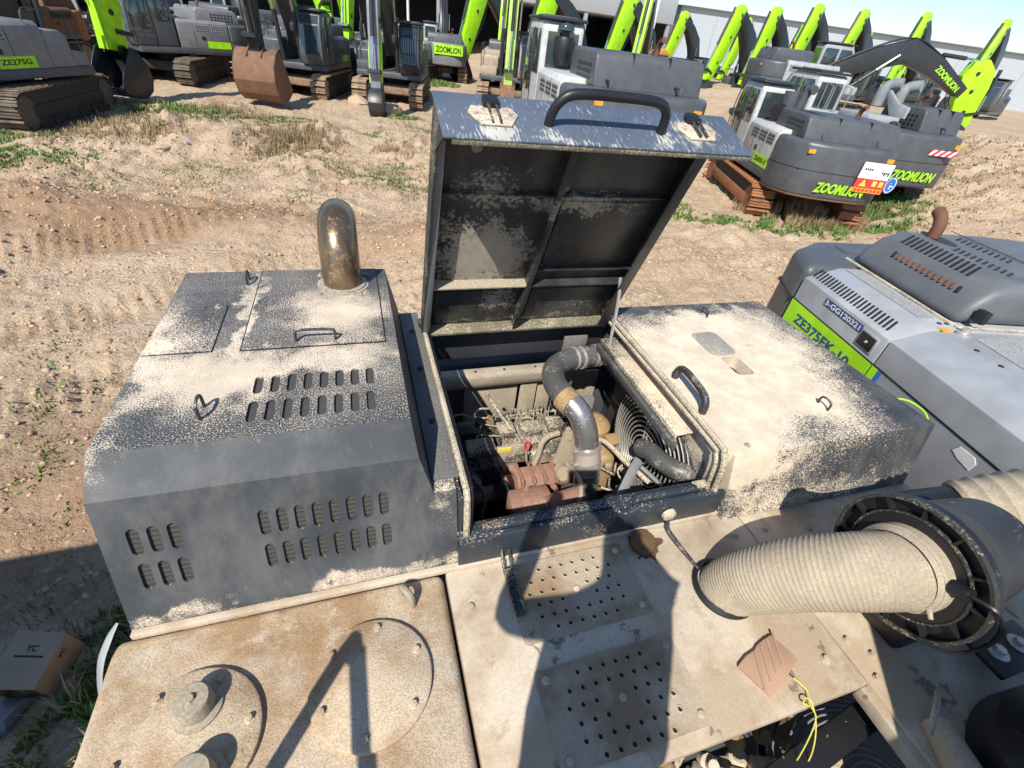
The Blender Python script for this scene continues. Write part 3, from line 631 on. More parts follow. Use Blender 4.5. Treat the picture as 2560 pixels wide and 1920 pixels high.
# ---- open lid
hin = Vector((0, 1.96, 2.29)); pu = Vector((0, -.41, 1.04)).normalized(); pn = Vector((0, 1.04, .41)).normalized()   # pn points away from the camera
def LP(x, t_, d): q = hin + pu * t_ - pn * d; return (x, q.y, q.z)        # d = depth towards the camera
X0, X1, LL = .24, 1.228, 1.115
def lbox(mb, x0, x1, t0, t1, d0, d1):
    vs = [LP(x, tt, d) for d in (d0, d1) for (x, tt) in ((x0, t0), (x1, t0), (x1, t1), (x0, t1))]
    return mb.add(vs, [(0, 1, 2, 3), (7, 6, 5, 4), (0, 4, 5, 1), (1, 5, 6, 2), (2, 6, 7, 3), (3, 7, 4, 0)])
LID = lbox(MB(), X0, X1, 0.0, LL, -.004, .0).build('engine_lid', 'lidin', EX, bevel=.001)
sk = MB(); lbox(sk, X0 - .006, X1 + .03, LL, LL + .006, -.004, .215); sk.build('front_skirt', 'lidout', LID, bevel=.001)
lbox(MB(), X0 + .02, X1 + .028, LL - .016, LL - .001, .203, .2155).build('skirt_edge', 'lidedge', LID, bevel=.003)
# left flange deepens towards the skirt
fl_ = [LP(X0, 0, 0), LP(X0, LL, 0), LP(X0, LL, .20), LP(X0, LL - .12, .085), LP(X0, .05, .06), LP(X0, 0, .05)]
fl2 = [(p[0] + .005, p[1], p[2]) for p in fl_]
MB().add(fl_ + fl2, [tuple(range(6)), tuple(range(11, 5, -1))] + [(i, i + 6, (i + 1) % 6 + 6, (i + 1) % 6) for i in range(6)]).build('side_flange', 'flange', LID, smooth=False)
lbox(MB(), X0 + .005, X0 + .035, .04, LL - .1, .058, .064).build('flange_return', 'mgrey', LID, bevel=.002)
lbox(MB(), X1 - .005, X1, 0, LL - .02, 0, .07).build('side_flange', 'lidin', LID)
lbox(MB(), X1 - .05, X1 - .005, .03, LL - .05, .064, .070).build('flange_return', 'lidin', LID, bevel=.002)
lbox(MB(), X0 + .005, X1 - .005, 0, .02, 0, .06).build('hinge_flange', 'lidedge', LID, bevel=.003)
lbox(MB(), .704, .712, .02, LL - .1, 0, .055).build('stiffener_rib', 'lidin', LID)
lbox(MB(), .698, .722, .02, LL - .1, .053, .058).build('stiffener_rib', 'lidin', LID, bevel=.001)
lbox(MB(), X0 + .01, .704, .325, .332, 0, .05).build('stiffener_rib', 'tan', LID)
lbox(MB(), .712, X1 - .01, .325, .332, 0, .05).build('stiffener_rib', 'lidin', LID)
lbox(MB(), .712, X1 - .01, .405, .412, 0, .03).build('stiffener_rib', 'lidin', LID)
lbox(MB(), X0 + .01, .704, .795, .800, 0, .028).build('stiffener_rib', 'lidin', LID)
lbox(MB(), .712, X1 - .01, .795, .800, 0, .028).build('stiffener_rib', 'lidin', LID)
lbox(MB(), .76, X1 - .06, .43, .76, .001, .006).build('inner_pad', 'lidin', LID, bevel=.002)
lbox(MB(), X0 + .06, .68, .03, .26, .001, .005).build('inner_pad', 'lidin', LID, bevel=.002)
lbox(MB(), .76, X1 - .07, .03, .26, .001, .005).build('inner_pad', 'lidin', LID, bevel=.002)
P = Vector(LP(.355, LL - .075, .0)); Q = Vector(LP(.355, LL - .075, .13))
MB().cyl(P, Q, .017, .017, 16).build('rubber_bumper', 'mgrey', LID)
# handle and two latches on the skirt
sn = pu                                             # outward normal of the skirt
def SP(x, d, h): q = hin + pu * (LL + .006 + h) - pn * d; return (x, q.y, q.z)
MB().tube([SP(.56, .125, 0), SP(.562, .125, .035), SP(.578, .125, .07), SP(.62, .125, .092), SP(.75, .125, .096), SP(.88, .125, .092), SP(.925, .125, .07), SP(.94, .125, .035), SP(.942, .125, 0)], .0145, 14, sub=4).build('lid_handle', 'black', LID)
for (cx, s_) in ((.395, 1), (1.092, 1)):
    oct_ = [(cx - .075, .10), (cx - .045, .155), (cx + .045, .155), (cx + .075, .10), (cx + .06, .065), (cx - .06, .065)]
    vs = [SP(a, b, .001) for a, b in oct_] + [SP(a, b, .006) for a, b in oct_]
    LT = MB().add(vs, [tuple(range(5, -1, -1)), tuple(range(6, 12))] + [(i, (i + 1) % 6, (i + 1) % 6 + 6, i + 6) for i in range(6)]).build('latch_plate', 'rail', LID, bevel=.001)
    for dx in (-.012, .012):
        MB().tube([SP(cx + dx, .04, .01), SP(cx + dx, .09, .018), SP(cx + dx, .15, .014)], .004, 6).build('latch_wire', 'hardware', LT)
    vs = [SP(cx + a, b, h) for h in (.006, .022) for a, b in ((-.022, .03), (.022, .03), (.026, .075), (-.026, .075))]
    MB().add(vs, [(0, 1, 2, 3), (7, 6, 5, 4), (0, 4, 5, 1), (1, 5, 6, 2), (2, 6, 7, 3), (3, 7, 4, 0)]).build('latch_lever', 'black', LT, bevel=.003)
    for dx in (-.05, .05): bolt(LT, SP(cx + dx, .105, .006), .006, axis=sn)
# hinge bolts along the foot of the lid
MB().box((.235, 1.955, 2.285), (1.23, 2.01, 2.298)).build('hinge_strip', 'black', LID, bevel=.003)
for x in (.36, .44, .98, 1.06): MB().cyl((x - .02, 1.962, 2.306), (x + .02, 1.962, 2.306), .010, .010, 10).build('hinge_knuckle', 'rail', LID)
# prop rod
MB().tube([(1.185, 1.80, 2.60), (1.183, 1.79, 2.585), (1.205, 1.79, 2.45), (1.228, 1.785, 2.12), (1.232, 1.782, 2.105), (1.245, 1.78, 2.102), (1.285, 1.78, 2.10)], .0085, 10, sub=3).build('lid_prop_rod', 'silver', EX)

# ---- engine
ENG = MB().box((.40, 1.60, 1.12), (1.12, 1.84, 1.62)).build('engine', 'engine', EX, bevel=.02)
MB().prism([(.62, 1.62), (1.02, 1.62), (1.02, 1.705), (.99, 1.735), (.65, 1.735), (.62, 1.705)], 1.60, 1.79, 'y').build('valve_cover', 'engine', ENG, bevel=.012)
for i in range(7):
    MB().box((.66 + i * .05, 1.625, 1.73), (.69 + i * .05, 1.70, 1.742)).build('cover_rib', 'engine', ENG, bevel=.004)
MB().prism([(.36, 1.52), (.61, 1.52), (.61, 1.68), (.58, 1.71), (.38, 1.70), (.36, 1.66)], 1.50, 1.82, 'y').build('timing_cover', 'engdark', ENG, bevel=.015)
for i in range(26):
    x = random.uniform(.37, .6); y = random.uniform(1.5, 1.8)
    p = [(x, y, 1.70)]; a = random.uniform(0, 6.28)
    for k in range(4):
        a += random.uniform(-1, 1); l = p[-1]; p.append((min(.62, max(.35, l[0] + .035 * math.cos(a))), min(1.83, max(1.5, l[1] + .035 * math.sin(a))), 1.705 + random.uniform(0, .03)))
    MB().tube(p, random.choice((.004, .005, .007)), 6, sub=3).build('wiring_loom', 'engdark', ENG)
for (x, y, z, a, b, c_, mt_) in ((.66, 1.70, 1.765, .10, .10, .05, 'engine'), (.80, 1.69, 1.765, .12, .09, .045, 'engine'), (.95, 1.70, 1.765, .10, .10, .05, 'engine'), (1.06, 1.66, 1.66, .10, .16, .10, 'tan'), (.50, 1.62, 1.74, .16, .10, .05, 'engine'), (.45, 1.75, 1.745, .10, .10, .06, 'engdark'), (.34, 1.60, 1.60, .10, .14, .14, 'engdark'), (.70, 1.60, 1.66, .14, .05, .08, 'engine'), (.84, 1.60, 1.63, .12, .06, .10, 'engine')):
    MB().cbox((x, y, z), (a, b, c_)).build('engine_casting', mt_, ENG, bevel=.014, seg=2)
for i in range(14):
    x = random.uniform(.42, 1.05); y = random.uniform(1.58, 1.80)
    bolt(ENG, (x, y, 1.742 if .62 < x < 1.0 else 1.71), .009, mat=random.choice(('engine', 'tan', 'hardware')))
for i in range(10):
    x = random.uniform(.45, 1.0); y = random.uniform(1.6, 1.85); z = random.uniform(1.76, 1.82); a = random.uniform(-.6, .6)
    pts = [(x, y, 1.72), (x + .02 * math.cos(a), y + .02, z), (x + .08 * math.cos(a), y + .03 * math.sin(a), z + .015), (x + .15 * math.cos(a), y + .05 * math.sin(a), z), (x + .17 * math.cos(a), y + .06 * math.sin(a), 1.70)]
    MB().tube(pts, random.choice((.004, .006, .008)), 6, sub=4).build('cable', random.choice(('engine', 'tan', 'engdark')), ENG)
# injector pipes and clips at the back of the head
for i in range(9):
    x = .66 + i * .045
    MB().tube([(x, 1.74, 1.72), (x + .005, 1.77, 1.775), (x + .03, 1.82, 1.79), (x + .05, 1.86, 1.74), (x + .05, 1.87, 1.68)], .004, 6, sub=4).build('injector_pipe', 'engine', ENG)
for i in range(8):
    x = .64 + i * .055; y = random.uniform(1.76, 1.84)
    MB().cbox((x, y, 1.75 + random.uniform(-.01, .02)), (.03, .025, .035)).build('connector', random.choice(('engine', 'tan', 'engdark')), ENG, bevel=.004)
MB().tube([(.62, 1.83, 1.72), (.75, 1.84, 1.74), (.9, 1.835, 1.735), (1.0, 1.83, 1.745), (1.08, 1.82, 1.72)], .009, 8, sub=4).build('fuel_rail', 'tan', ENG)
MB().tube([(.36, 1.84, 1.72), (.40, 1.86, 1.76), (.46, 1.85, 1.775), (.50, 1.82, 1.76)], .006, 6, sub=4).build('fuel_line', 'tan', ENG)
MB().tube([(.50, 1.78, 1.70), (.50, 1.80, 1.78), (.54, 1.84, 1.81), (.60, 1.85, 1.80)], .006, 6, sub=4).build('fuel_line', 'tan', ENG)
MB().prism([(.585, 1.66), (.62, 1.66), (.61, 1.78), (.59, 1.80), (.57, 1.78)], 1.79, 1.80, 'y').build('lifting_bracket', 'ochre', ENG)
MB().tube([(.585, 1.86, 1.90), (.64, 1.76, 1.83), (.70, 1.66, 1.77), (.76, 1.56, 1.70)], .011, 8, sub=3).build('oil_line', 'engine', ENG)
class MBo(MB):                       # front of the engine: fittings are written about its own datum
    def build(q, *k, **kw):
        q.v = [(p[0], p[1] + .155, p[2] + .10) for p in q.v]; return MB.build(q, *k, **kw)
MBo().tube([(.72, 1.40, 1.68), (.735, 1.41, 1.70), (.75, 1.40, 1.68), (.735, 1.39, 1.655)], .006, 8, closed=True, sub=4).build('dipstick_ring', 'redknob', ENG)
MBo().cyl((.735, 1.395, 1.655), (.74, 1.38, 1.58), .005, .005, 8).build('dipstick', 'tan', ENG)
# cover plate in front of the block
MBo().prism([(.58, 1.44), (.665, 1.44), (.70, 1.46), (.715, 1.60), (.76, 1.62), (.76, 1.66), (.58, 1.66)], 1.425, 1.437, 'y').build('guard_plate', 'tan', ENG, bevel=.003)
MBo().box((.585, 1.418, 1.63), (.66, 1.426, 1.655)).build('warning_label', 'yellow', ENG)
MBo().prism([(.90, 1.40), (1.06, 1.40), (1.05, 1.46), (1.02, 1.72), (.95, 1.73), (.93, 1.56)], 1.40, 1.425, 'y').build('guard_plate', 'tan', ENG, bevel=.004)
for p in ((.985, 1.78), (.945, 1.55), (1.0, 1.55)): bolt(ENG, (p[0], 1.555, p[1]), .012, axis=(0, -1, 0), mat='tan')
MBo().tube([(.92, 1.42, 1.72), (.86, 1.415, 1.71), (.825, 1.41, 1.67), (.815, 1.40, 1.60), (.80, 1.40, 1.52)], .016, 10, sub=4).build('coolant_pipe', 'tan', ENG)
MBo().cyl((.94, 1.34, 1.50), (.94, 1.30, 1.52), .045, .042, 20).build('oil_filler_cap', 'tan', ENG)
MBo().cyl((.60, 1.33, 1.45), (.60, 1.29, 1.47), .045, .042, 20).build('oil_filler_cap', 'engdark', ENG)
MBo().cyl((.40, 1.36, 1.45), (.40, 1.28, 1.58), .075, .07, 20).build('oil_filter', 'engdark', ENG)
MBo().tube([(.41, 1.28, 1.64), (.44, 1.25, 1.62), (.47, 1.22, 1.55), (.46, 1.20, 1.45), (.46, 1.2, 1.35)], .010, 8, sub=4).build('oil_line', 'engine', ENG)
MBo().cyl((.41, 1.28, 1.62), (.41, 1.28, 1.50), .02, .02, 10).build('sensor', 'engine', ENG)
# red exhaust manifold and turbo body
MBo().tube([(.30, 1.36, 1.40), (.50, 1.36, 1.40), (.68, 1.37, 1.41)], .065, 14, sub=2).build('exhaust_manifold', 'redprimer', ENG)
MBo().tube([(.95, 1.38, 1.41), (1.05, 1.37, 1.42), (1.14, 1.35, 1.42)], .055, 14, sub=2).build('exhaust_manifold', 'redprimer', ENG)
MBo().prism([(1.28, 1.34), (1.29, 1.46), (1.34, 1.50), (1.46, 1.50), (1.47, 1.34)], .68, .93, 'x').build('manifold_block', 'redprimer', ENG, bevel=.018)
for i in range(4): MBo().box((.70 + i * .065, 1.285, 1.36), (.712 + i * .065, 1.46, 1.515)).build('block_fin', 'redprimer', ENG, bevel=.004)
MBo().box((.66, 1.40, 1.47), (.94, 1.46, 1.50)).build('manifold_flange', 'redprimer', ENG, bevel=.006)
MBo().prism([(.98, 1.30), (1.02, 1.36), (1.14, 1.38), (1.20, 1.34), (1.19, 1.28), (1.0, 1.27)], .58, .90, 'x').build('turbo_bracket', 'redprimer', ENG, bevel=.012)
MBo().tube([(.52, 1.04, 1.34), (.56, 1.07, 1.37), (.62, 1.10, 1.385), (.72, 1.12, 1.40), (.80, 1.12, 1.42)], .028, 10, sub=4).build('drain_pipe', 'redprimer', ENG)
MBo().cyl((.84, 1.08, 1.42), (.95, 1.16, 1.44), .05, .05, 14).build('turbo_body', 'redprimer', ENG)
for (x, y) in ((.62, 1.16), (.75, 1.20), (.88, 1.13), (.70, 1.05)): bolt(ENG, (x, y + .155, 1.485), .014, mat='redprimer')
MB().prism([(1.16, 1.62), (1.19, 1.71), (1.26, 1.735), (1.34, 1.72), (1.35, 1.62)], .56, .78, 'x').build('turbo_casting', 'redprimer', ENG, bevel=.02)
MB().cyl((.74, 1.22, 1.69), (.95, 1.26, 1.69), .055, .048, 16).build('turbo_casting', 'redprimer', ENG)
MB().tube([(.44, 1.20, 1.66), (.50, 1.17, 1.70), (.56, 1.17, 1.71), (.62, 1.20, 1.71)], .022, 10, sub=4).build('drain_pipe', 'redprimer', ENG)
for (x, y) in ((.60, 1.20), (.72, 1.20), (.66, 1.31), (.80, 1.30), (.92, 1.22)): bolt(ENG, (x, y, 1.733), .012, mat='redprimer')
MB().tube([(.86, 1.14, 1.66), (.90, 1.20, 1.76), (.93, 1.30, 1.77), (.92, 1.42, 1.74)], .012, 8, sub=4).build('oil_line', 'tan', ENG)
MB().cyl((1.10, 1.20, 1.55), (1.10, 1.20, 1.66), .06, .05, 18).build('oil_filter', 'engine', ENG)
# intake pipe
ip = MB().tube([(1.30, 1.87, 2.10), (1.16, 1.865, 2.10), (1.04, 1.85, 2.10), (.93, 1.79, 2.10), (.882, 1.69, 2.10), (.882, 1.60, 2.095), (.91, 1.52, 2.085)], .060, 20, sub=4).build('intake_pipe', 'steeldark', ENG)
MB().tube([(.91, 1.52, 2.085), (.945, 1.465, 2.05), (.97, 1.42, 1.98), (.985, 1.39, 1.90)], .061, 20, sub=5).build('intake_pipe', 'steel', ENG)
MB().tube([(.885, 1.56, 2.09), (.912, 1.50, 2.08)], .065, 20).build('pipe_sleeve', 'ochre', ENG)
MB().tube([(.985, 1.39, 1.90), (.992, 1.375, 1.845), (1.0, 1.36, 1.79), (1.02, 1.365, 1.70)], .067, 22, sub=3).build('silicone_coupling', 'coupling', ENG)
MB().tube([(1.02, 1.365, 1.72), (1.03, 1.365, 1.62), (1.04, 1.37, 1.52)], .068, 20, sub=2).build('turbo_inlet', 'greycyl', ENG)
for (a, b) in (((.985, 1.39, 1.90), (.988, 1.383, 1.88)), ((.995, 1.37, 1.82), (.998, 1.364, 1.803)), ((1.004, 1.362, 1.765), (1.008, 1.362, 1.748)), ((1.018, 1.365, 1.715), (1.02, 1.365, 1.70))):
    MB().cyl(a, b, .0705, .0705, 22).build('hose_clamp', 'silver', ENG)
    MB().cbox((a[0] - .068, a[1] - .02, (a[2] + b[2]) / 2), (.03, .018, .014)).build('clamp_screw', 'silver', ENG, bevel=.002)
for x in (1.06, 1.10, 1.19, 1.22): MB().cyl((x, 1.867 if x > 1.1 else 1.855, 2.10), (x + .012, 1.867 if x > 1.1 else 1.857, 2.10), .0645, .0645, 20).build('hose_clamp', 'silver', ENG)
MB().prism([(1.02, 2.10), (1.02, 2.20), (1.16, 2.20), (1.16, 2.10)], 1.92, 1.935, 'y').build('pipe_bracket', 'greyplate', ENG, bevel=.004)
MB().prism([(1.03, 1.3), (1.03, 2.02), (1.14, 2.02), (1.14, 1.3)], 1.94, 1.955, 'y').build('pipe_support', 'greyplate', ENG, bevel=.004)
# lifting eye
MB().panel([(1.09, 1.74), (1.20, 1.74), (1.20, 1.87), (1.18, 1.905), (1.145, 1.915), (1.11, 1.905), (1.09, 1.87)], [circ(1.145, 1.865, .02)], (0, 1.75, 0), (1, 0, 0), (0, 0, 1), .012).build('lifting_eye', 'greycyl', ENG)
# ochre gear case and lines
MB().prism([(1.10, 1.30), (1.27, 1.30), (1.27, 1.56), (1.25, 1.68), (1.18, 1.70), (1.09, 1.60)], 1.46, 1.84, 'y').build('gear_case', 'ochre', ENG, bevel=.03, seg=3)
MB().lathe([(.10, 0), (.10, .05), (.07, .08), (.03, .09)], (1.22, 1.72, 1.66), (0, 0, 1), 20).build('gear_case_boss', 'ochre', ENG)
MB().cbox((1.30, 1.58, 1.70), (.12, .08, .025)).build('case_cover', 'ochre', ENG, bevel=.008)
MB().tube([(1.06, 1.50, 1.80), (1.14, 1.50, 1.80), (1.18, 1.45, 1.79), (1.22, 1.36, 1.77), (1.26, 1.28, 1.76), (1.30, 1.22, 1.74)], .014, 10, sub=4).build('coolant_pipe', 'rail', ENG)
for pts in ([(1.10, 1.38, 1.72), (1.16, 1.34, 1.70), (1.20, 1.38, 1.66), (1.24, 1.44, 1.66)], [(1.08, 1.30, 1.66), (1.14, 1.27, 1.65), (1.16, 1.33, 1.60), (1.2, 1.4, 1.58)], [(1.15, 1.28, 1.60), (1.22, 1.30, 1.64), (1.22, 1.38, 1.66), (1.28, 1.42, 1.68)], [(1.10, 1.24, 1.58), (1.17, 1.22, 1.60), (1.24, 1.26, 1.62)]):
    MB().tube(pts, .006, 6, sub=4).build('wiring_loom', 'engine', ENG)
for (x, y, z) in ((1.25, 1.48, 1.72), (1.32, 1.44, 1.70), (1.16, 1.40, 1.70), (1.30, 1.36, 1.66), (1.2, 1.3, 1.62)):
    MB().cbox((x, y, z), (.035, .028, .03), ).build('connector', random.choice(('tan', 'engine', 'ochre')), ENG, bevel=.005)
# hidden lower clutter of the bay floor
for i in range(22):
    x = random.uniform(.3, 1.3); y = random.uniform(.98, 1.42); z = random.uniform(1.2, 1.36)
    MB().cbox((x, y, z), (random.uniform(.05, .16), random.uniform(.04, .12), random.uniform(.03, .1)), ).build('casting', random.choice(('engdark', 'redprimer', 'tan', 'engine')), ENG, bevel=.01)

# ---- fan guard, shroud, radiator
FG = MB().lathe([(.345, .0), (.36, .02), (.36, .07), (.35, .07), (.345, .02)], (1.32, 1.33, 1.84), (1, 0, 0), 40, ring=True).build('fan_guard', 'blackclean', EX)
for i in range(13):
    r = .05 + i * .0245
    pts = [(1.285 + .05 * (r / .36) ** 2, 1.33 + r * math.cos(a), 1.84 + r * math.sin(a)) for a in [2 * PI * k / 40 for k in range(40)]]
    MB().tube(pts, .0042, 6, closed=True).build('guard_ring', 'wire', FG)
for k in range(4):
    a = PI / 4 + k * PI / 2 + .5
    for o in (-.012, .012):
        ca, sa = math.cos(a), math.sin(a)
        MB().tube([(1.282, 1.33 + .05 * ca - o * sa, 1.84 + .05 * sa + o * ca), (1.33, 1.33 + .35 * ca - o * sa, 1.84 + .35 * sa + o * ca)], .0042, 6).build('guard_spoke', 'wire', FG)
FAN = MB().lathe([(.08, 0), (.08, .06), (.02, .07)], (1.39, 1.33, 1.84), (-1, 0, 0), 20).build('cooling_fan', 'blackclean', EX)
for k in range(8):
    a = 2 * PI * k / 8
    mt = Matrix.Translation((1.41, 1.33, 1.84)) @ rotm('X', a) @ rotm('Y', 0) @ rotm('Z', .0)
    MB().add([(-.03, -.03, .07), (.03, .03, .07), (.045, .09, .33), (-.03, -.06, .33), (-.026, -.03, .07), (.034, .03, .07), (.049, .09, .33), (-.026, -.06, .33)],
             [(0, 1, 2, 3), (7, 6, 5, 4), (0, 4, 5, 1), (1, 5, 6, 2), (2, 6, 7, 3), (3, 7, 4, 0)], mt).build('fan_blade', 'blackclean', FAN)
RAD = MB().box((1.50, .92, 1.15), (1.58, 2.0, 2.18)).build('radiator', 'fins', EX)
MB().prism([(1.205, 2.215), (1.205, 2.19), (1.212, 2.19), (1.212, 2.207), (1.335, 2.212), (1.335, 2.22)], 1.10, 1.86, 'y').build('radiator_top_plate', 'rh', RAD, bevel=.002)
MB().prism([(1.175, 2.195), (1.20, 2.195), (1.20, 2.145), (1.19, 2.145)], 1.07, 1.85, 'y').build('rubber_seal', 'steeldark', RAD, bevel=.003)
# air scoop, belt guard arm and strut
MB().tube([(1.235, 1.30, 1.93), (1.24, 1.23, 1.97), (1.252, 1.14, 1.985), (1.295, 1.075, 1.99), (1.36, 1.05, 1.99), (1.44, 1.06, 1.995), (1.52, 1.09, 1.98)], .045, 16, sub=5).build('radiator_hose', 'steeldark', RAD)
MB().tube([(1.47, 1.43, 1.83), (1.37, 1.38, 1.82), (1.26, 1.31, 1.80), (1.16, 1.22, 1.78), (1.09, 1.15, 1.74), (1.06, 1.10, 1.68)], .028, 10, sub=4, flat=.45).build('belt_guard', 'greycyl', RAD)
MB().tube([(1.20, 1.24, 1.62), (1.14, 1.17, 1.58), (1.08, 1.11, 1.50)], .045, 10, sub=3).build('lower_hose', 'black', RAD)
MB().tube([(1.26, 1.27, 1.81), (1.33, 1.08, 1.80), (1.37, .97, 1.79)], .012, 6).build('guard_strut', 'greycyl', RAD)
for i in range(16):
    x = 1.23 + i * .021; MB().box((x, .96, 1.52), (x + .006, .972, 1.80)).build('lower_fin', 'tan' if i > 8 else 'greycyl', RAD)

# ---- deck and step plates
DK = MB().box((.175, .165, 1.925), (1.424, .842, 1.970)).build('deck_plate', 'deck2', EX, bevel=.006)
MB().box((1.432, -.6, 1.925), (2.42, .842, 1.966)).build('deck_panel', 'deck2', DK, bevel=.006)
MB().box((1.40, -.6, 1.90), (1.445, .165, 1.955)).build('edge_beam', 'deck2', DK, bevel=.005)
def step_plate(out, rows, nm):
    holes = []; 
    for (y, xs) in rows: holes += [circ(x, y, .0066, 10) for x in xs]
    mb = MB().panel(out, holes, (0, 0, 1.9765), (1, 0, 0), (0, 1, 0), .006)
    k = len(out); top = [(p[0], p[1], 1.9765) for p in out]; bot = [(p[0], p[1], 1.969) for p in out]
    mb.add(top + bot, [(i, i + k, (i + 1) % k + k, (i + 1) % k) for i in range(k)])
    for (y, xs) in rows:
        for x in xs: mb.lathe([(.0066, .0), (.0078, .0016), (.0100, .0016), (.0122, .0)], (x, y, 1.9765), (0, 0, 1), 10, ring=True)
    o = mb.build('step_plate', 'deck3', DK, smooth=False)
    x0 = min(p[0] for p in out); x1 = max(p[0] for p in out); y0 = min(p[1] for p in out); y1 = max(p[1] for p in out)
    MB().box((x0 + .01, y0 + .01, 1.9702), (x1 - .01, y1 - .01, 1.9706)).build('plate_hollow', 'trackin', DK)
    for (a, b) in ((x0 + .03, y0 + .03), (x1 - .03, y0 + .03), (x1 - .03, y1 - .03), (x0 + .03, y1 - .03), ((x0 + x1) / 2, (y0 + y1) / 2)):
        MB().lathe([(.012, 0), (.012, .004), (.009, .007), (.001, .008)], (a, b, 1.9762), (0, 0, 1), 10).build('plate_bolt', 'deck2', DK)
    return o
def rowset(y0, y1, x0, x1, skip):
    rows = []
    for i in range(6):
        y = y1 - (y1 - y0) * i / 5
        xs = [x0 + .0435 * k for k in range(6)] if i in (0, 5) else ([x0 - .043 + .0435 * k for k in range(8)] if i in (1, 4) else [x0 - .06 + .0435 * k + (.02 if i == 3 else 0) for k in range(8)])
        xs = [x for k, x in enumerate(xs) if not (i in (2, 3) and k in (3, 4)) and not (i, k) in skip]
        rows.append((y, xs))
    return rows
step_plate(rrect(.375, .540, .845, .812, .012), rowset(.573, .776, .502, .72, ()), 'a')
step_plate(rrect(.375, .205, .855, .462, .012), rowset(.222, .430, .509, .727, ()), 'b')
for p in ((.235, .70), (1.35, .74), (1.34, .26), (1.30, .66), (1.50, .74), (1.70, .70)):
    MB().lathe([(.016, 0), (.016, .004), (.011, .005), (.011, .012), (.001, .013)], (p[0], p[1], 1.9695 if p[0] < 1.42 else 1.9655), (0, 0, 1), 8).build('deck_bolt', 'deck2', DK)
for p in ((1.47, .29), (1.52, .23), (1.47, .17), (1.62, .35)):
    MB().lathe([(.014, 0), (.014, .004), (.010, .005), (.010, .012), (.001, .013)], (p[0], p[1], 1.9655), (0, 0, 1), 8).build('deck_bolt', 'deck2', DK)
# hanging rubber latches of the lid and muddy stop
LTC = MB().box((.372, .63, 1.980), (.402, .80, 1.990)).build('toggle_latch', 'hardware', DK, bevel=.003)
for dx in (-.014, .014): MB().tube([(.387 + dx, .838, 2.05), (.387 + dx, .80, 2.005), (.387 + dx, .70, 1.995), (.390 + dx, .63, 1.994)], .0045, 6, sub=3).build('latch_rail', 'hardware', LTC)
for i in range(9): MB().cyl((.374, .79 - i * .008, 1.998), (.400, .79 - i * .008, 1.998), .004, .004, 8).build('spring_coil', 'hardware', LTC)
bolt(LTC, (.392, .675, 1.992), .01, mat='hardware')
ST = MB().tube([(1.06, .832, 2.045), (1.062, .815, 2.0), (1.072, .775, 1.983), (1.085, .70, 1.980), (1.098, .635, 1.979)], [.013, .014, .016, .013, .009], 10, sub=4, flat=.6).build('rubber_strap', 'hardware', DK)
MB().lathe([(.001, 0), (.03, .004), (.028, .018), (.012, .026), (.001, .027)], (1.055, .842, 2.065), (0, -1, 0), 14).build('strap_knob', 'rail', ST)
MB().lathe([(.050, 0), (.050, .03), (.043, .042), (.01, .045)], (.935, .785, 1.970), (0, -.12, 1), 22).build('muddy_stop', 'mudpuck', DK)
MB().prism([(.945 + (.058 + .022 * math.sin(3 * a + 1) + .012 * math.sin(7 * a)) * math.cos(a), .772 + (.055 + .016 * math.sin(4 * a) + .01 * math.sin(9 * a)) * math.sin(a)) for a in [2 * PI * k / 40 for k in range(40)]], 1.9698, 1.9712, 'z').build('oil_stain', 'mudpuck', DK)

# ---- fuel tank with round covers
TK = MB().box((-.80, -1.6, 1.2), (.165, .848, 1.972)).build('fuel_tank', 'deck', EX, bevel=.03, seg=4)
def cover(cx, cy, r, nb, a0):
    C_ = MB().lathe([(r, -.004), (r, .017), (r - .006, .021), (.001, .022)], (cx, cy, 1.972), (0, 0, 1), 48).build('round_cover', 'deck', TK)
    for k in range(nb):
        a = a0 + 2 * PI * k / nb
        MB().lathe([(.013, 0), (.013, .003), (.009, .004), (.009, .013), (.001, .014)], (cx + (r - .028) * math.cos(a), cy + (r - .028) * math.sin(a), 1.993), (0, 0, 1), 6).build('cover_bolt', 'deck', TK)
cover(-.088, .555, .170, 6, .35)
cover(-.545, .525, .175, 6, .1)
for p in ((-.53, .60, .045, .055), (-.50, .43, .05, .06)):
    MB().lathe([(p[2] * 1.35, 0), (p[2] * 1.35, .008), (p[2], .012), (p[2] * .98, p[3]), (p[2] * .9, p[3] + .006), (.001, p[3] + .008)], (p[0], p[1], 1.993), (0, 0, 1), 28).build('filler_cap', 'tan', TK)
    MB().cyl((p[0], p[1], 1.993 + p[3]), (p[0], p[1], 1.993 + p[3] + .016), .012, .01, 6).build('cap_nut', 'tan', TK)
MB().tube([(.02, .80, 1.970), (.02, .795, 2.02), (.03, .775, 2.04), (.045, .755, 2.025), (.05, .75, 1.97)], .012, 8, sub=4).build('lifting_eye', 'tan', TK)
MB().tube([(-.79, .885, 2.0), (-.805, .85, 1.985), (-.822, .80, 1.95), (-.825, .74, 1.89), (-.815, .70, 1.84)], [.012, .03, .036, .03, .012], 10, sub=4, flat=.12).build('torn_white_sheet', 'lgrey', TK)
MB().box((-.806, -1.6, 1.90), (-.801, .78, 1.915)).build('red_trim', 'red', TK)
# rail behind the photographer's left
HR = MB().tube([(-.62, .02, 1.96), (-.62, .02, 2.80), (-.62, -.04, 2.88), (-.62, -.15, 2.90), (-.62, -1.2, 2.90), (-.62, -1.3, 2.86), (-.62, -1.35, 2.78), (-.62, -1.35, 1.96)], .022, 10, sub=3).build('hand_rail', 'black', EX)

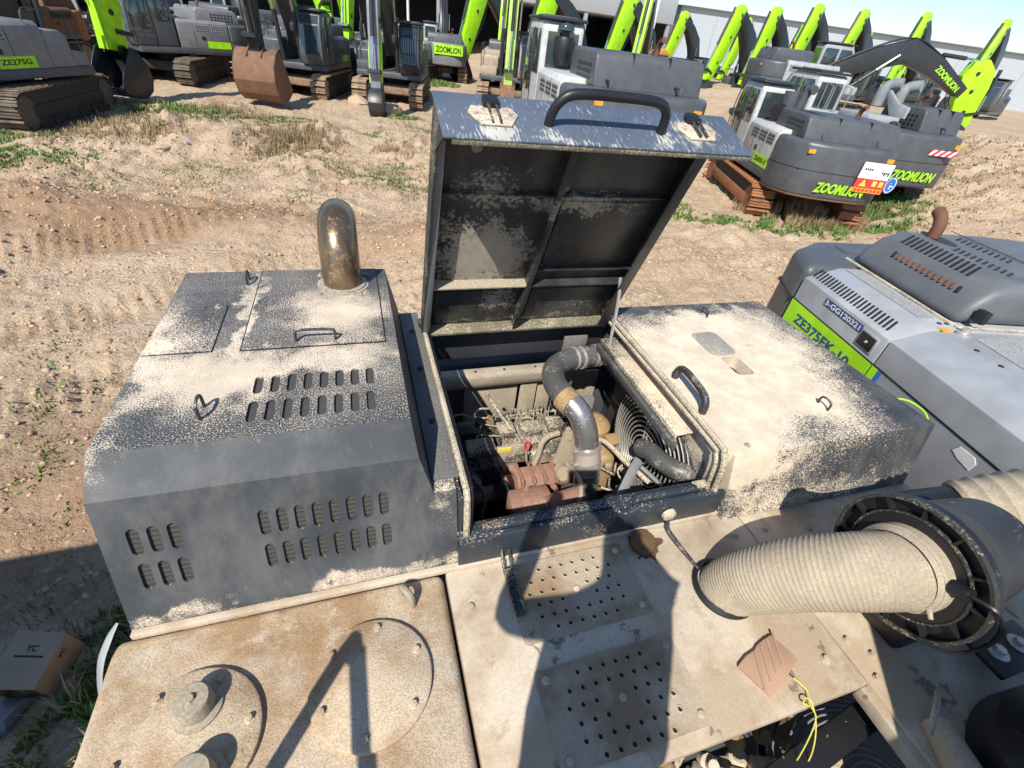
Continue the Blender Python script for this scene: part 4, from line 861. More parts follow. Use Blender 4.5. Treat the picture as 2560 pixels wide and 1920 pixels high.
# ---- air cleaner and ducts
AC0 = Vector((1.465, .342, 2.362)); R_ = .207
acp = [(R_ * .55, .03), (R_ * .58, .0), (R_ * .78, .0), (R_ * .80, .018), (R_ * .98, .018), (R_ * 1.0, -.005), (R_ * 1.03, -.008), (R_ * 1.03, .03), (R_ * .95, .045), (R_ * .80, .16), (R_ * .70, .34), (R_ * .5, .36)]
AC = MB().lathe(acp, AC0, (1, 0, 0), 56).build('air_cleaner', 'black', EX)
MB().lathe([(R_ * .985, -.010), (R_ * 1.032, -.010), (R_ * 1.036, .006), (R_ * .985, .0)], AC0, (1, 0, 0), 56, ring=True).build('face_rim', 'flange', AC)
MB().lathe([(R_ * .775, -.004), (R_ * .80, -.004), (R_ * .80, .004), (R_ * .775, .004)], AC0, (1, 0, 0), 48, ring=True).build('face_rim', 'flange', AC)
for k in range(12):
    a = 2 * PI * (k + .4) / 12; ca, sa = math.cos(a), math.sin(a)
    mt = Matrix.Translation(AC0) @ rotm('X', a)
    MB().box((-.004, R_ * .80, -.004), (.022, R_ * 1.0, .004), mt).build('face_rib', 'black', AC)
MB().lathe([(R_ * .62, 0), (R_ * .62, -.03), (R_ * .55, -.05), (R_ * .55, 0)], AC0, (1, 0, 0), 40, ring=True).build('inlet_collar', 'hose', AC)
MB().lathe([(R_ * .58, -.02), (R_ * .60, -.02), (R_ * .60, -.038), (R_ * .58, -.038)], AC0, (1, 0, 0), 40, ring=True).build('hose_clamp', 'silver', AC)
MB().cyl((1.445, .235, 2.44), (1.44, .20, 2.46), .022, .02, 14).build('pressure_sensor', 'black', AC)
MB().tube([(1.44, .20, 2.46), (1.45, .15, 2.47), (1.48, .12, 2.42), (1.49, .11, 2.34), (1.46, .13, 2.27), (1.44, .18, 2.24)], .006, 6, sub=4).build('sensor_cable', 'black', AC)
MB().cyl((1.43, .245, 2.36), (1.42, .205, 2.33), .009, .006, 8).build('drain_nipple', 'hose', AC)
# corrugated hose bending down through the deck
hp = [Vector(p) for p in ((1.45, .335, 2.358), (1.40, .35, 2.348), (1.33, .39, 2.30), (1.26, .45, 2.21), (1.20, .505, 2.10), (1.165, .54, 2.01), (1.15, .555, 1.93))]
pp, rr = [], []
N_ = 170
for i in range(N_):
    u = i / (N_ - 1) * (len(hp) - 1); k = min(int(u), len(hp) - 2); fq = u - k
    p0 = hp[max(k - 1, 0)]; p1 = hp[k]; p2 = hp[k + 1]; p3 = hp[min(k + 2, len(hp) - 1)]
    pp.append(0.5 * ((2 * p1) + (p2 - p0) * fq + (2 * p0 - 5 * p1 + 4 * p2 - p3) * fq * fq + (3 * p1 - p0 - 3 * p2 + p3) * fq ** 3))
    s_ = i / (N_ - 1); rr.append((.110 * (1 - s_) + .092 * s_) + (.0011 if i % 3 == 1 else -.0006) + .012 * math.sin(PI * s_))
MB().tube(pp, rr, 36).build('corrugated_hose', 'hose', AC)
MB().lathe([(.115, 0), (.115, .012), (.098, .02), (.096, 0)], (1.15, .555, 1.967), (0, 0, 1), 36, ring=True).build('hose_collar', 'black', AC)
# second hose behind, to the right
pp, rr = [], []
q0 = Vector((2.06, .475, 2.235)); q1 = Vector((2.55, .24, 2.47)); 
for i in range(44):
    s_ = i / 43; p = q0.lerp(q1, s_); p.z += .05 * math.sin(PI * s_); pp.append(p); rr.append(.14 + (.006 if i % 3 == 1 else -.002))
MB().tube(pp, rr, 32).build('corrugated_hose', 'hose', AC)
MB().cyl((1.78, .56, 2.16), (2.07, .472, 2.24), .112, .125, 32).build('outlet_duct', 'black', AC)
MB().box((1.74, .52, 1.96), (1.86, .60, 2.08)).build('support_bracket', 'black', AC, bevel=.01)
MB().box((1.60, .22, 1.965), (1.80, .44, 2.22)).build('mounting_saddle', 'blackclean', AC, bevel=.02)
BR = MB().prism([(1.82, 2.03), (2.08, 2.03), (2.08, 2.05), (1.82, 2.05)], .05, .18, 'y').build('mounting_bracket', 'black', AC, bevel=.004)
for x in (1.885, 1.99): bolt(BR, (x, .115, 2.05), .024, mat='silver')

# ---- machinery below the front edge of the deck
LM = MB().box((.18, -1.2, 1.05), (1.40, .10, 1.30)).build('pump_bay', 'trackin', EX)
FR = MB().lathe([(.33, 0), (.35, .02), (.35, .05), (.33, .05)], (1.46, -.06, 1.62), (-.15, .2, 1), 40, ring=True).build('cooler_fan_guard', 'blackclean', LM)
axv = Vector((-.15, .2, 1)).normalized(); ua = axv.orthogonal().normalized(); ub = axv.cross(ua); cc = Vector((1.46, -.06, 1.62))
for i in range(13):
    r = .05 + i * .0225
    MB().tube([cc + axv * (.05 * (1 - (r / .33) ** 2)) + ua * (r * math.cos(a)) + ub * (r * math.sin(a)) for a in [2 * PI * k / 36 for k in range(36)]], .0036, 6, closed=True).build('guard_ring', 'tan' if i < 5 else 'greycyl', LM)
MB().cbox((0, 0, 0), (.62, .085, .05), Matrix.Translation((1.30, .085, 1.80)) @ rotm('Z', .14) @ rotm('Y', .05)).build('cross_bar', 'black', LM, bevel=.006)
for i in range(44):
    x = random.uniform(.55, 1.32); y = random.uniform(.0, .2); z = random.uniform(1.62, 1.76)
    if random.random() < .55:
        MB().lathe([(.03, 0), (.035, .01), (.03, .03), (.018, .035), (.018, .06), (.001, .062)], (x, y, z), (random.uniform(-.5, .5), random.uniform(-.5, .5), 1), 12).build('hydraulic_fitting', random.choice(('tan', 'deck2', 'ochre')), LM)
    else:
        MB().cbox((0, 0, 0), (random.uniform(.06, .16), random.uniform(.03, .06), random.uniform(.03, .08)), Matrix.Translation((x, y, z)) @ rotm('Z', random.uniform(-.6, .6))).build('valve_block', random.choice(('tan', 'deck2', 'mudpuck')), LM, bevel=.008)
MB().tube([(.92, .10, 1.80), (1.0, .03, 1.86), (1.02, -.04, 1.84), (.98, -.1, 1.78), (.9, -.16, 1.72)], .028, 12, sub=4).build('hydraulic_hose', 'tan', LM)
# black housing at the near right corner
HB = MB().tube([(1.52, .02, 1.99), (1.44, -.12, 2.02), (1.36, -.30, 2.02), (1.30, -.5, 2.0)], [.04, .05, .055, .05], 12, sub=4).build('housing_rim', 'hose', EX)
MB().lathe([(.30, 0), (.31, .05), (.29, .16), (.20, .24), (.001, .26)], (1.78, -.28, 1.97), (-.1, .1, 1), 40).build('fan_housing', 'black', HB)
MB().tube([(1.52, .08, 2.08), (1.46, .055, 2.10), (1.41, .03, 2.10), (1.41, .01, 2.06)], .008, 8, sub=4).build('wire_clip', 'bolt', HB)

# ---- lower body, counterweight and tracks (mostly out of sight below the deck)
MB().box((-.70, -2.4, .98), (2.40, 2.2, 1.12)).build('upper_frame', 'dgrey', EX, bevel=.02)
MB().prism([(-.70, 2.21), (2.38, 2.21), (2.2, 2.55), (1.6, 2.72), (.0, 2.72), (-.5, 2.55)], 1.0, 1.9, 'z').build('counterweight', 'dgrey', EX, bevel=.06, seg=3)
for x in (-.45, 1.55):
    TR = MB().prism([(-2.3, .15), (-2.05, .02), (2.0, .02), (2.3, .15), (2.42, .45), (2.3, .75), (2.0, .9), (-2.05, .9), (-2.3, .75), (-2.42, .45)], x, x + .6, 'x').build('track', 'track', EX, bevel=.03)

CABX = MB().prism([(-2.5, 1.3), (-.55, 1.3), (-.55, 3.35), (-.62, 3.45), (-2.2, 3.45), (-2.4, 3.0)], .95, 2.0, 'x').build('cab', 'lgrey', EX, bevel=.05, seg=3)
MB().box((1.1, -.552, 2.3), (1.85, -.545, 3.25)).build('window', 'glass', CABX)
MB().box((.943, -2.2, 2.2), (.951, -.75, 3.25)).build('window', 'glass', CABX)
# ================================================================ grey excavator standing close on the right (local x away from us, y to its tail)
G5 = thing('excavator', 'light grey excavator with lime strip lettered ZE375EK-10 and rusty curved exhaust', 'excavator', (3.187, .812, 0), -math.radians(11.9))
W5 = 2.9
MB().prism([(0, 1.15), (0, 2.10), (.265, 2.20), (W5 - .265, 2.20), (W5, 2.10), (W5, 1.15)], .966, 1.962, 'y').build('rear_door', 'lgrey', G5, bevel=.012)
PANEL2 = MB().prism([(0, 1.15), (0, 2.10), (.265, 2.20), (W5 - .265, 2.20), (W5, 2.10), (W5, 1.15)], -2.4, .956, 'y').build('side_panel', 'lgrey', G5, bevel=.012)
cwp = [(-.01, 1.972), (W5 + .01, 1.972), (W5 - .12, 2.40), (W5 - .5, 2.66), (W5 / 2, 2.78), (.5, 2.66), (.12, 2.40)]
CW5 = MB().prism(cwp, 1.05, 2.20, 'z').build('counterweight', 'dgrey', G5, bevel=.09, seg=4)
MB().prism([(p[0] * 1.006 - .008, p[1] + .004) for p in cwp], 1.888, 1.898, 'z').build('panel_gap', 'blackclean', CW5)
MB().box((.6, 2.33, 2.199), (.82, 2.5, 2.206)).build('access_cover', 'dgrey', CW5, bevel=.002)
MB().prism([(2.03, 1.96), (2.20, 1.96), (2.20, 2.06), (2.03, 2.06)], -.03, -.026, 'x', Matrix.Translation((.03, 0, 0)) @ rotm('Z', -.12)).build('worn_sticker', 'white', CW5)
# dark line and lime strip
MB().box((-.004, .958, 1.898), (.0, 1.964, 1.908)).build('panel_gap', 'blackclean', G5)
MB().box((-.004, -2.4, 1.900), (.0, .954, 1.910)).build('panel_gap', 'blackclean', G5)
STR = MB().box((-.004, .968, 1.58), (.001, 1.962, 1.897)).build('lime_strip', 'lime', G5)
MB().box((-.0035, .90, 1.66), (.001, .954, 1.897)).build('strip_end', 'lime', G5)
MB().box((-.0035, .86, 1.70), (.001, .895, 1.897)).build('strip_end', 'blue', G5)
lettering('ZE375EK-10', M['navy'], STR, (-.0065, 1.83, 1.742), (0, -1, 0), (0, 0, 1), .70, .085)
for i in range(7): MB().box((-.0065, 1.80 - i * .075, 1.665), (-.005, 1.75 - i * .075, 1.70)).build('small_print', 'navy', STR)
LB = MB().box((-.004, 1.195, 2.018), (.001, 1.628, 2.076)).build('number_label', 'navy', G5)
lettering('3-GG120321', M['white'], LB, (-.0065, 1.615, 2.026), (0, -1, 0), (0, 0, 1), .405, .042)
L1_ = MB().box((-.006, 1.02, 1.935), (.004, 1.19, 2.066)).build('door_latch', 'lgrey', G5, bevel=.004)
MB().box((-.012, 1.035, 1.95), (-.002, 1.175, 2.052)).build('latch_pocket', 'blackclean', L1_, bevel=.008)
MB().lathe([(.012, 0), (.010, .006), (.001, .007)], (-.012, 1.10, 2.0), (-1, 0, 0), 12).build('latch_button', 'silver', L1_)
MB().prism([(.075, 1.79), (.16, 1.80), (.21, 1.82), (.19, 1.865), (.10, 1.87), (.07, 1.845)], -.004, .001, 'x').build('torn_label', 'white', G5)
# louvre slots in the bevelled shoulder
cu = Vector((.265, 0, .10)).normalized(); cn = Vector((-.10, 0, .265)).normalized()
for i in range(23):
    s_ = 1.93 - i * (.86 / 22)
    c0 = Vector((.05, s_, 2.10 + .05 * .1 / .265))
    p = [c0 + cu * 0 + cn * .0, c0 + cu * .11 + Vector((0, .055, 0))]
    MB().tube([p[0] + cn * .0005, p[1] + cn * .0005], .0085, 8, flat=1).build('louvre_slot', 'blackclean', G5)
# perforated strip, bolts on top
MB().add([(.30, 1.95, 2.2035), (.44, 1.95, 2.2035), (.44, 1.14, 2.2035), (.30, 1.14, 2.2035)], [(0, 1, 2, 3)]).build('perforated_strip', 'perf', G5)
MB().add([(.50, .86, 2.2035), (.95, .95, 2.2035), (.95, .55, 2.2035), (.50, .50, 2.2035)], [(0, 1, 2, 3)]).build('perforated_strip', 'perf', G5)
for (x, y) in ((.40, 1.06), (.46, 1.06), (.50, 1.0), (.36, .72), (.36, .55), (.9, .45)):
    MB().lathe([(.016, 0), (.014, .004), (.001, .005)], (x, y, 2.202), (0, 0, 1), 12).build('top_bolt', 'blackclean', G5)
b5 = MB().lathe([(.045, 0), (.045, .01), (.025, .015), (.025, .04), (.015, .045), (.001, .046)], (.47, .93, 2.20), (0, 0, 1), 16).build('filler_valve', 'silver', G5)
MB().cbox((.36, .97, 2.2025), (.07, .06, .003)).build('warning_label', 'orange', G5)
# rounded dark bonnet with slots and exhaust
bx = [(.50, 2.20), (.56, 2.34), (.66, 2.45), (.80, 2.505), (1.6, 2.52), (2.1, 2.505), (2.25, 2.40), (2.3, 2.20)]
DM = MB().prism(bx, 1.05, 2.16, 'y').build('bonnet', 'hoodgrey', G5, bevel=.075, seg=4)
MB().tube([(.495, 2.19, 2.205), (.49, 1.6, 2.205), (.487, 1.12, 2.205), (.50, 1.03, 2.205), (.56, 1.005, 2.205), (1.2, 1.0, 2.205), (2.2, 1.0, 2.205)], .014, 8, sub=3).build('rubber_seal', 'rail', DM)
def slot_on(parent, a, b, r, mat='blackclean'): MB().tube([a, b], r, 8).build('bonnet_slot', mat, parent)
for i in range(13):
    s_ = 1.88 - i * .052
    slot_on(DM, (.575, s_ - .02, 2.362), (.61, s_, 2.398), .013, 'blackclean' if i in (0, 12) else 'rustdark')
for i in range(14):
    s_ = 1.98 - i * .048
    slot_on(DM, (.675, s_ - .03, 2.452), (.80, s_ + .02, 2.500), .013)
for i in range(10):
    s_ = 1.72 - i * .05; slot_on(DM, (.88, s_ - .03, 2.502), (.97, s_ + .02, 2.506), .012)
    s_ = 1.98 - i * .05; slot_on(DM, (1.15, s_ - .03, 2.508), (1.24, s_ + .02, 2.511), .012)
vs = [(.99 + .07 * math.cos(a), 1.96 + .17 * math.sin(a)) for a in [2 * PI * k / 24 for k in range(24)]]
MB().prism(vs, 2.49, 2.513, 'z').build('exhaust_opening', 'blackclean', DM)
MB().tube([(.96, 1.99, 2.40), (.96, 1.99, 2.53), (.965, 2.0, 2.60), (.97, 2.04, 2.66), (.98, 2.10, 2.69)], .047, 18, sub=4).build('exhaust_pipe', 'rustdark', DM)
MB().cbox((.60, 1.0, 2.30), (.05, .08, .09)).build('bonnet_latch', 'blackclean', DM, bevel=.01)
MB().box((1.3, 1.04, 2.521), (1.31, 2.17, 2.524)).build('panel_gap', 'blackclean', DM)
MB().box((.1, -2.4, .95), (W5 - .1, 2.2, 1.14)).build('upper_frame', 'dgrey', G5, bevel=.02)
for x in (-.1, W5 - .5):
    MB().prism([(-3.0, .15), (-2.75, .02), (1.6, .02), (1.9, .15), (2.0, .45), (1.9, .75), (1.6, .9), (-2.75, .9), (-3.0, .75), (-3.1, .45)], x, x + .6, 'x').build('track', 'track', G5, bevel=.03)
# wire of the green rope hanging at our hood's corner
rope = MB().tube([(2.43, 1.12, 2.24), (2.52, 1.06, 2.26), (2.60, .98, 2.20), (2.58, .94, 2.05), (2.50, .93, 1.98), (2.45, .95, 1.9)], .0045, 6, sub=4).build('green_cord', 'lime')
tag(rope, 'thin lime green cord hooked over the right hood corner', 'cord')

# ================================================================ excavators of the yard
_shoe = {}
def shoe_mesh(mat, wd):
    k = (mat, wd)
    if k not in _shoe:
        mb = MB().box((-.095, -wd / 2, 0), (.095, wd / 2, .022)).box((.055, -wd / 2, .022), (.085, wd / 2, .06)).box((-.02, -wd / 2, .022), (.0, wd / 2, .045))
        o = mb.build('track_shoe', mat, None, smooth=False); me_ = o.data; bpy.data.objects.remove(o); _shoe[k] = me_
    return _shoe[k]
def track_path(L, h, n):
    """points and angles evenly round a stadium outline in (x, z)."""
    r = h / 2; st = L - h; per = 2 * st + 2 * PI * r; out = []
    for i in range(n):
        s_ = per * i / n
        if s_ < st: out.append((-st / 2 + s_, 0, PI))
        elif s_ < st + PI * r: a = (s_ - st) / r; out.append((st / 2 + r * math.sin(a), r - r * math.cos(a), PI - a))
        elif s_ < 2 * st + PI * r: out.append((st / 2 - (s_ - st - PI * r), h, 0))
        else: a = (s_ - 2 * st - PI * r) / r; out.append((-st / 2 - r * math.sin(a), r + r * math.cos(a), -a))
    return out
def add_track(parent, yc, L, h, wd, mat, shoes, mtx):
    r = h / 2 - .05; st = L - h; poly = []
    for k in range(9): a = -PI / 2 + PI * k / 8; poly.append((st / 2 + r * math.cos(a), h / 2 + r * math.sin(a)))
    for k in range(9): a = PI / 2 + PI * k / 8; poly.append((-st / 2 + r * math.cos(a), h / 2 + r * math.sin(a)))
    tr = MB().prism(poly, yc - wd * .36, yc + wd * .36, 'y', mtx).build('track', 'trackin', parent)
    for sx in (-1, 1): MB().cyl((sx * st / 2, yc - wd * .40, h / 2), (sx * st / 2, yc + wd * .40, h / 2), r * .82, r * .82, 16, mtx=mtx).build('sprocket', mat, tr)
    MB().box((-st / 2 + .2, yc - wd * .42, h * .32), (st / 2 - .2, yc + wd * .42, h * .62), mtx).build('track_frame', 'trackin' if mat != 'rusttrack' else mat, tr, bevel=.03)
    for i in range(6): 
        x = -st / 2 + .35 + i * (st - .7) / 5
        MB().cyl((x, yc - wd * .40, h * .2), (x, yc + wd * .40, h * .2), .12, .12, 10, mtx=mtx).build('roller', 'trackin', tr)
    if shoes:
        me_ = shoe_mesh(mat, wd)
        for (x, z, a) in track_path(L - .1, h - .1, shoes):
            o = bpy.data.objects.new('track_shoe', me_); COL.objects.link(o); o.parent = tr
            o.matrix_local = mtx @ Matrix.Translation((x, yc, z + .05)) @ rotm('Y', a)
    return tr
def thick(line, dep):
    """outline polygon of a bent beam from its centre line and depths."""
    P_ = [Vector((a, b)) for a, b in line]; up_, dn_ = [], []
    for i, p in enumerate(P_):
        d = (P_[min(i + 1, len(P_) - 1)] - P_[max(i - 1, 0)]).normalized(); n_ = Vector((-d.y, d.x))
        up_.append(tuple(p + n_ * dep[i] / 2)); dn_.append(tuple(p - n_ * dep[i] / 2))
    return up_ + dn_[::-1]
def ram(parent, a, b, y, r=.09, frac=.55, mats=('boomblack', 'chrome')):
    a = Vector((a[0], y, a[1])); b = Vector((b[0], y, b[1])); m = a.lerp(b, frac)
    c_ = MB().cyl(a, m, r, r, 12).build('hydraulic_ram', mats[0], parent)
    MB().cyl(m, b, r * .55, r * .55, 10).build('ram_rod', mats[1], c_)
def window_frame(parent, verts_, mat='glass'):
    MB().add(verts_ + [tuple(Vector(v) * 1.0) for v in []], [tuple(range(len(verts_)))]).build('window', mat, parent, smooth=False)

def excavator(label, x, y, az, s=1.0, swing=0.0, body='lgrey', side='lgrey', tail='dgrey', hood='dgrey', trackmat='track', shoes=44, boom=None, boommat='boomblack', stick=None, stickmat='lime',
              bucket=None, bucketmat='rust', cab=True, cabguard=False, tailtext=None, sidetext=None, stripe=None, z=None, group='excavators parked in the yard', airfilter=False, hoodbox=None, detail=True, boomtext=None, extras=None, tint=None, hoodslots=False):
    rz = PI / 2 - math.radians(az)
    gz0 = float(macro(x, y)) if z is None else z
    E = thing('excavator', label, 'excavator', (x, y, gz0), rz, group)
    E.scale = (s, s, s)
    tm = rotm('Z', -math.radians(swing))
    for yc in (-1.25, 1.25): add_track(E, yc, 4.9, .98, .62, trackmat, shoes, tm)
    MB().box((-1.3, -1.0, .42), (1.3, 1.0, .78), tm).build('car_body', trackmat if trackmat != 'track' else 'trackin', E, bevel=.08)
    MB().cyl((0, 0, .7), (0, 0, 1.12), .7, .7, 24).build('slew_ring', 'trackin', E)
    # upper frame and counterweight
    MB().prism([(-2.1, -1.46), (1.55, -1.46), (1.62, -1.4), (1.62, 1.4), (1.55, 1.46), (-2.1, 1.46)], 1.08, 1.30, 'z').build('upper_frame', 'dgrey' if tail != 'orange' else tail, E, bevel=.03)
    cw = [(-2.05, -1.49), (-2.05, 1.49), (-2.55, 1.42), (-3.0, 1.1), (-3.18, .6), (-3.22, 0), (-3.18, -.6), (-3.0, -1.1), (-2.55, -1.42)]
    TW = MB().prism(cw, .98, 2.22, 'z').build('counterweight', tail, E, bevel=.10, seg=3)
    if detail:
        MB().prism([(p[0] * 1.002, p[1] * 1.003) for p in cw], 1.60, 1.612, 'z').build('casting_seam', 'blackclean', TW)
        for yy in (-.7, .7): MB().tube([(-2.75, yy, 2.20), (-2.75, yy, 2.33), (-2.6, yy, 2.36), (-2.45, yy, 2.33), (-2.45, yy, 2.20)], .03, 8, sub=3).build('lifting_eye', tail, TW)
        for yy in (-.95, .95): MB().cbox((-3.07, yy * 1.03, 2.02), (.03, .16, .09), ).build('reflector', 'orange', TW)
    if tailtext:
        lettering(tailtext[0], M[tailtext[1]], TW, (-3.245, .62, 1.16), (0, -1, 0), (0, 0, 1), 1.24, .24, skew=.2)
    # side bodies
    for sg, nm in ((1, 'side_panel'), (-1, 'side_panel')):
        x1 = .02 if sg > 0 else .35
        sp = MB().prism([(1.30, sg * 1.455), (2.20, sg * 1.455), (2.30, sg * 1.36), (2.30, sg * .5), (1.30, sg * .5)][::1], -2.02, x1, 'x', Matrix(((1, 0, 0, 0), (0, 0, 1, 0), (0, 1, 0, 0), (0, 0, 0, 1)))).build(nm, side, E, bevel=.02)
        for (a, b) in (((-1.9, -1.3), (-1.25, -.65)) if not hoodslots else ((-1.9, -1.42), (-1.38, -.85), (-.8, -.3))):
            pl = MB().box((a, sg * 1.4565 - .002, 1.88), (b, sg * 1.4565 + .002, 2.14)).build('vent_grille', 'perf' if detail else 'blackclean', sp)
            if detail:
                for i in range(7):
                    for j in range(3): MB().box((a + .03 + i * (b - a - .04) / 7, sg * 1.4585 - .003, 1.90 + j * .08), (a + .03 + (i + .62) * (b - a - .04) / 7, sg * 1.4585 + .003, 1.95 + j * .08)).build('grille_hole', 'blackclean', sp)
        for xx in (-1.28, -.60): MB().box((xx - .006, sg * 1.456 - .003, 1.32), (xx + .006, sg * 1.456 + .003, 2.2)).build('panel_gap', 'blackclean', sp)
        MB().box((-1.0, sg * 1.46 - .005, 1.62), (-.86, sg * 1.46 + .005, 1.74)).build('door_latch', 'blackclean', sp)
        if stripe:
            sx0, sx1 = stripe[2] if len(stripe) > 2 else (-2.02, -1.05)
            st_ = MB().box((sx0, sg * 1.4605 - .003, 1.33), (sx1, sg * 1.4605 + .003, 1.58)).build('lime_stripe', stripe[0], sp)
            if stripe[1]:
                lettering(stripe[1], M['ink'], st_, (sx1 - .07 if sg > 0 else sx0 + .07, sg * 1.466, 1.40), (-1, 0, 0) if sg > 0 else (1, 0, 0), (0, 0, 1), .8, .12)
    hb = hoodbox or (-2.75, -.9, -1.15, 1.15, 2.72)
    HD = MB().prism([(hb[0], 2.2), (hb[0] + .12, hb[4] - .08), (hb[0] + .22, hb[4]), (hb[1] - .1, hb[4]), (hb[1], hb[4] - .1), (hb[1] + .05, 2.2)], hb[2], hb[3], 'y').build('hood', hood, E, bevel=.05, seg=3)
    if detail:
        for k in (1, 2): yy = hb[2] + (hb[3] - hb[2]) * k / 3; MB().box((hb[0] + .10, yy - .006, 2.22), (hb[1] - .05, yy + .006, hb[4] + .003)).build('panel_gap', 'blackclean', HD)
        for i in range(8): MB().box((hb[0] + .4 + i * .13, hb[3] - .55, hb[4] - .002), (hb[0] + .46 + i * .13, hb[3] - .15, hb[4] + .004)).build('hood_slot', 'blackclean', HD)
        for i in range(7):
            for j in range(3): MB().box((hb[0] + .3 + i * .14, hb[3] - .003, 2.3 + j * .10), (hb[0] + .38 + i * .14, hb[3] + .004, 2.36 + j * .10)).build('hood_slot', 'blackclean', HD)
        MB().tube([(-1.7, -.5, hb[4] - .05), (-1.7, -.5, hb[4] + .12), (-1.78, -.5, hb[4] + .22), (-1.9, -.5, hb[4] + .26)], .055, 12, sub=3).build('exhaust_pipe', 'rustdark', HD)
    # right-hand tank, steps, rail
    TKB = MB().prism([(.36, 1.3), (1.05, 1.3), (1.05, 2.0), (.9, 2.12), (.36, 2.12)], -1.45, -.55, 'y').build('tool_box', side, E, bevel=.03)
    MB().prism([(1.06, 1.3), (1.52, 1.3), (1.52, 1.62), (1.06, 1.68)], -1.43, -.6, 'y').build('step_box', side, E, bevel=.03)
    MB().tube([(1.4, -1.42, 1.6), (1.3, -1.42, 2.3), (1.15, -1.42, 2.5), (.4, -1.42, 2.55), (.1, -1.42, 2.55), (.0, -1.42, 2.3)], .02, 6, sub=3).build('hand_rail', 'boomblack', E)
    # cab
    if cab:
        prof = [(.08, 1.30), (1.72, 1.30), (1.86, 1.62), (1.74, 2.72), (1.52, 3.08), (1.40, 3.14), (.20, 3.14), (.08, 3.02)]
        CB = MB().prism(prof, .50, 1.44, 'y').build('cab', body, E, bevel=.06, seg=3)
        def sidewin(pts, yy):
            sgn = 1 if yy > 1 else -1
            MB().prism(pts, yy - .006, yy + .006, 'y').build('window', 'glass', CB, bevel=.003)
        for yy in (1.441, .499):
            sidewin([(.95, 1.75), (1.70, 1.75), (1.62, 2.68), (1.44, 2.98), (.95, 2.98)], yy)
            sidewin([(.20, 2.15), (.84, 2.15), (.84, 2.98), (.26, 2.98), (.20, 2.9)], yy)
        MB().prism([(1.872, 1.70), (1.752, 2.68), (1.742, 2.68), (1.862, 1.70)], .58, 1.36, 'y').build('window', 'glass', CB)
        MB().prism([(1.735, 2.74), (1.55, 3.03), (1.54, 3.03), (1.725, 2.74)], .58, 1.36, 'y').build('window', 'glass', CB)
        MB().box((.068, .62, 2.2), (.078, 1.32, 2.95)).build('window', 'glass', CB)
        MB().box((.88, 1.442, 1.34), (.905, 1.455, 3.0)).build('door_pillar', 'blackclean', CB)
        MB().box((.05, .46, 3.15), (1.62, 1.48, 3.21)).build('roof_guard', 'boomblack', CB, bevel=.015)
        if detail:
            MB().box((.35, .6, 3.21), (1.3, 1.34, 3.24)).build('roof_hatch', 'dgrey', CB, bevel=.01)
            MB().tube([(1.75, 1.5, 1.7), (1.68, 1.5, 2.6), (1.45, 1.5, 3.05)], .016, 6, sub=3).build('grab_rail', 'boomblack', CB)
            MB().tube([(1.6, .5, 3.12), (1.75, .42, 3.0), (1.78, .3, 2.7)], .012, 6, sub=2).build('mirror_arm', 'boomblack', CB)
            MB().cbox((1.78, .3, 2.55), (.04, .16, .28)).build('mirror', 'boomblack', CB, bevel=.01)
        if cabguard:
            for i in range(9): yy = .56 + i * .10; MB().tube([(1.93, yy, 1.62), (1.82, yy, 2.72), (1.60, yy, 3.10)], .012, 6).build('guard_bar', 'boomblack', CB)
            for (zz, xx) in ((1.64, 1.93), (2.1, 1.885), (2.68, 1.825), (3.1, 1.60)): MB().tube([(xx, .54, zz), (xx, 1.40, zz)], .016, 6).build('guard_bar', 'boomblack', CB)
            for i in range(5): zz = 1.68 + i * .09; MB().tube([(1.92 - i * .01, .54, zz), (1.92 - i * .01, 1.40, zz)], .010, 6).build('guard_bar', 'boomblack', CB)
            for i in range(8): xx = 1.0 + i * .1; MB().tube([(xx, 1.48, 1.35), (xx, 1.48, 1.75)], .01, 6).build('guard_bar', 'boomblack', CB)
    if airfilter:
        AF = MB().lathe([(.05, -.28), (.16, -.26), (.21, -.1), (.21, .22), (.19, .26), (.09, .27), (.09, .40), (.02, .40)], (.0, -.05 + 1.0, 2.62), (0, 0, 1), 24).build('air_filter', 'blackclean', E)
        MB().lathe([(.19, 0), (.19, .03), (.14, .11), (.02, .14)], (.0, .95, 3.0), (0, 0, 1), 20).build('filter_bowl', 'glass', AF)
    # arm
    if boom:
        BM = MB().prism(thick(boom[0], boom[1]), -.27, .27, 'y').build('boom', boommat, E, bevel=.02)
        a = boom[0]
        mid = a[len(a) // 2]
        for yy in (-.38, .38): ram(E, (1.35, 1.35), (a[0][0] + (mid[0] - a[0][0]) * .85, a[0][1] + (mid[1] - a[0][1]) * .85), yy, .095, .6, ('boomblack', 'chrome'))
        if detail:
            for o_ in (-.12, 0, .12):
                pts = []
                for i, p in enumerate(a[:-1]):
                    d = (Vector(a[i + 1]) - Vector(a[max(i - 1, 0)])).normalized(); n_ = Vector((-d.y, d.x)); q = Vector(p) + n_ * (boom[1][i] / 2 + .03); pts.append((q.x, o_, q.y))
                MB().tube(pts, .028, 6, sub=3).build('hydraulic_line', 'blackclean', BM)
        if boomtext:
            p = boomtext
            for yy, u in ((-.274, 1), (.274, -1)):
                dv = (Vector(p[3]) - Vector(p[2])); L_ = dv.length; dv.normalize()
                org = p[2] if u > 0 else p[3]
                up_ = Vector((-dv.y, dv.x))
                lettering(p[0], M[p[1]], BM, (org[0], yy, org[1]), (dv.x * u, 0, dv.y * u), (up_.x, 0, up_.y), L_, p[4])
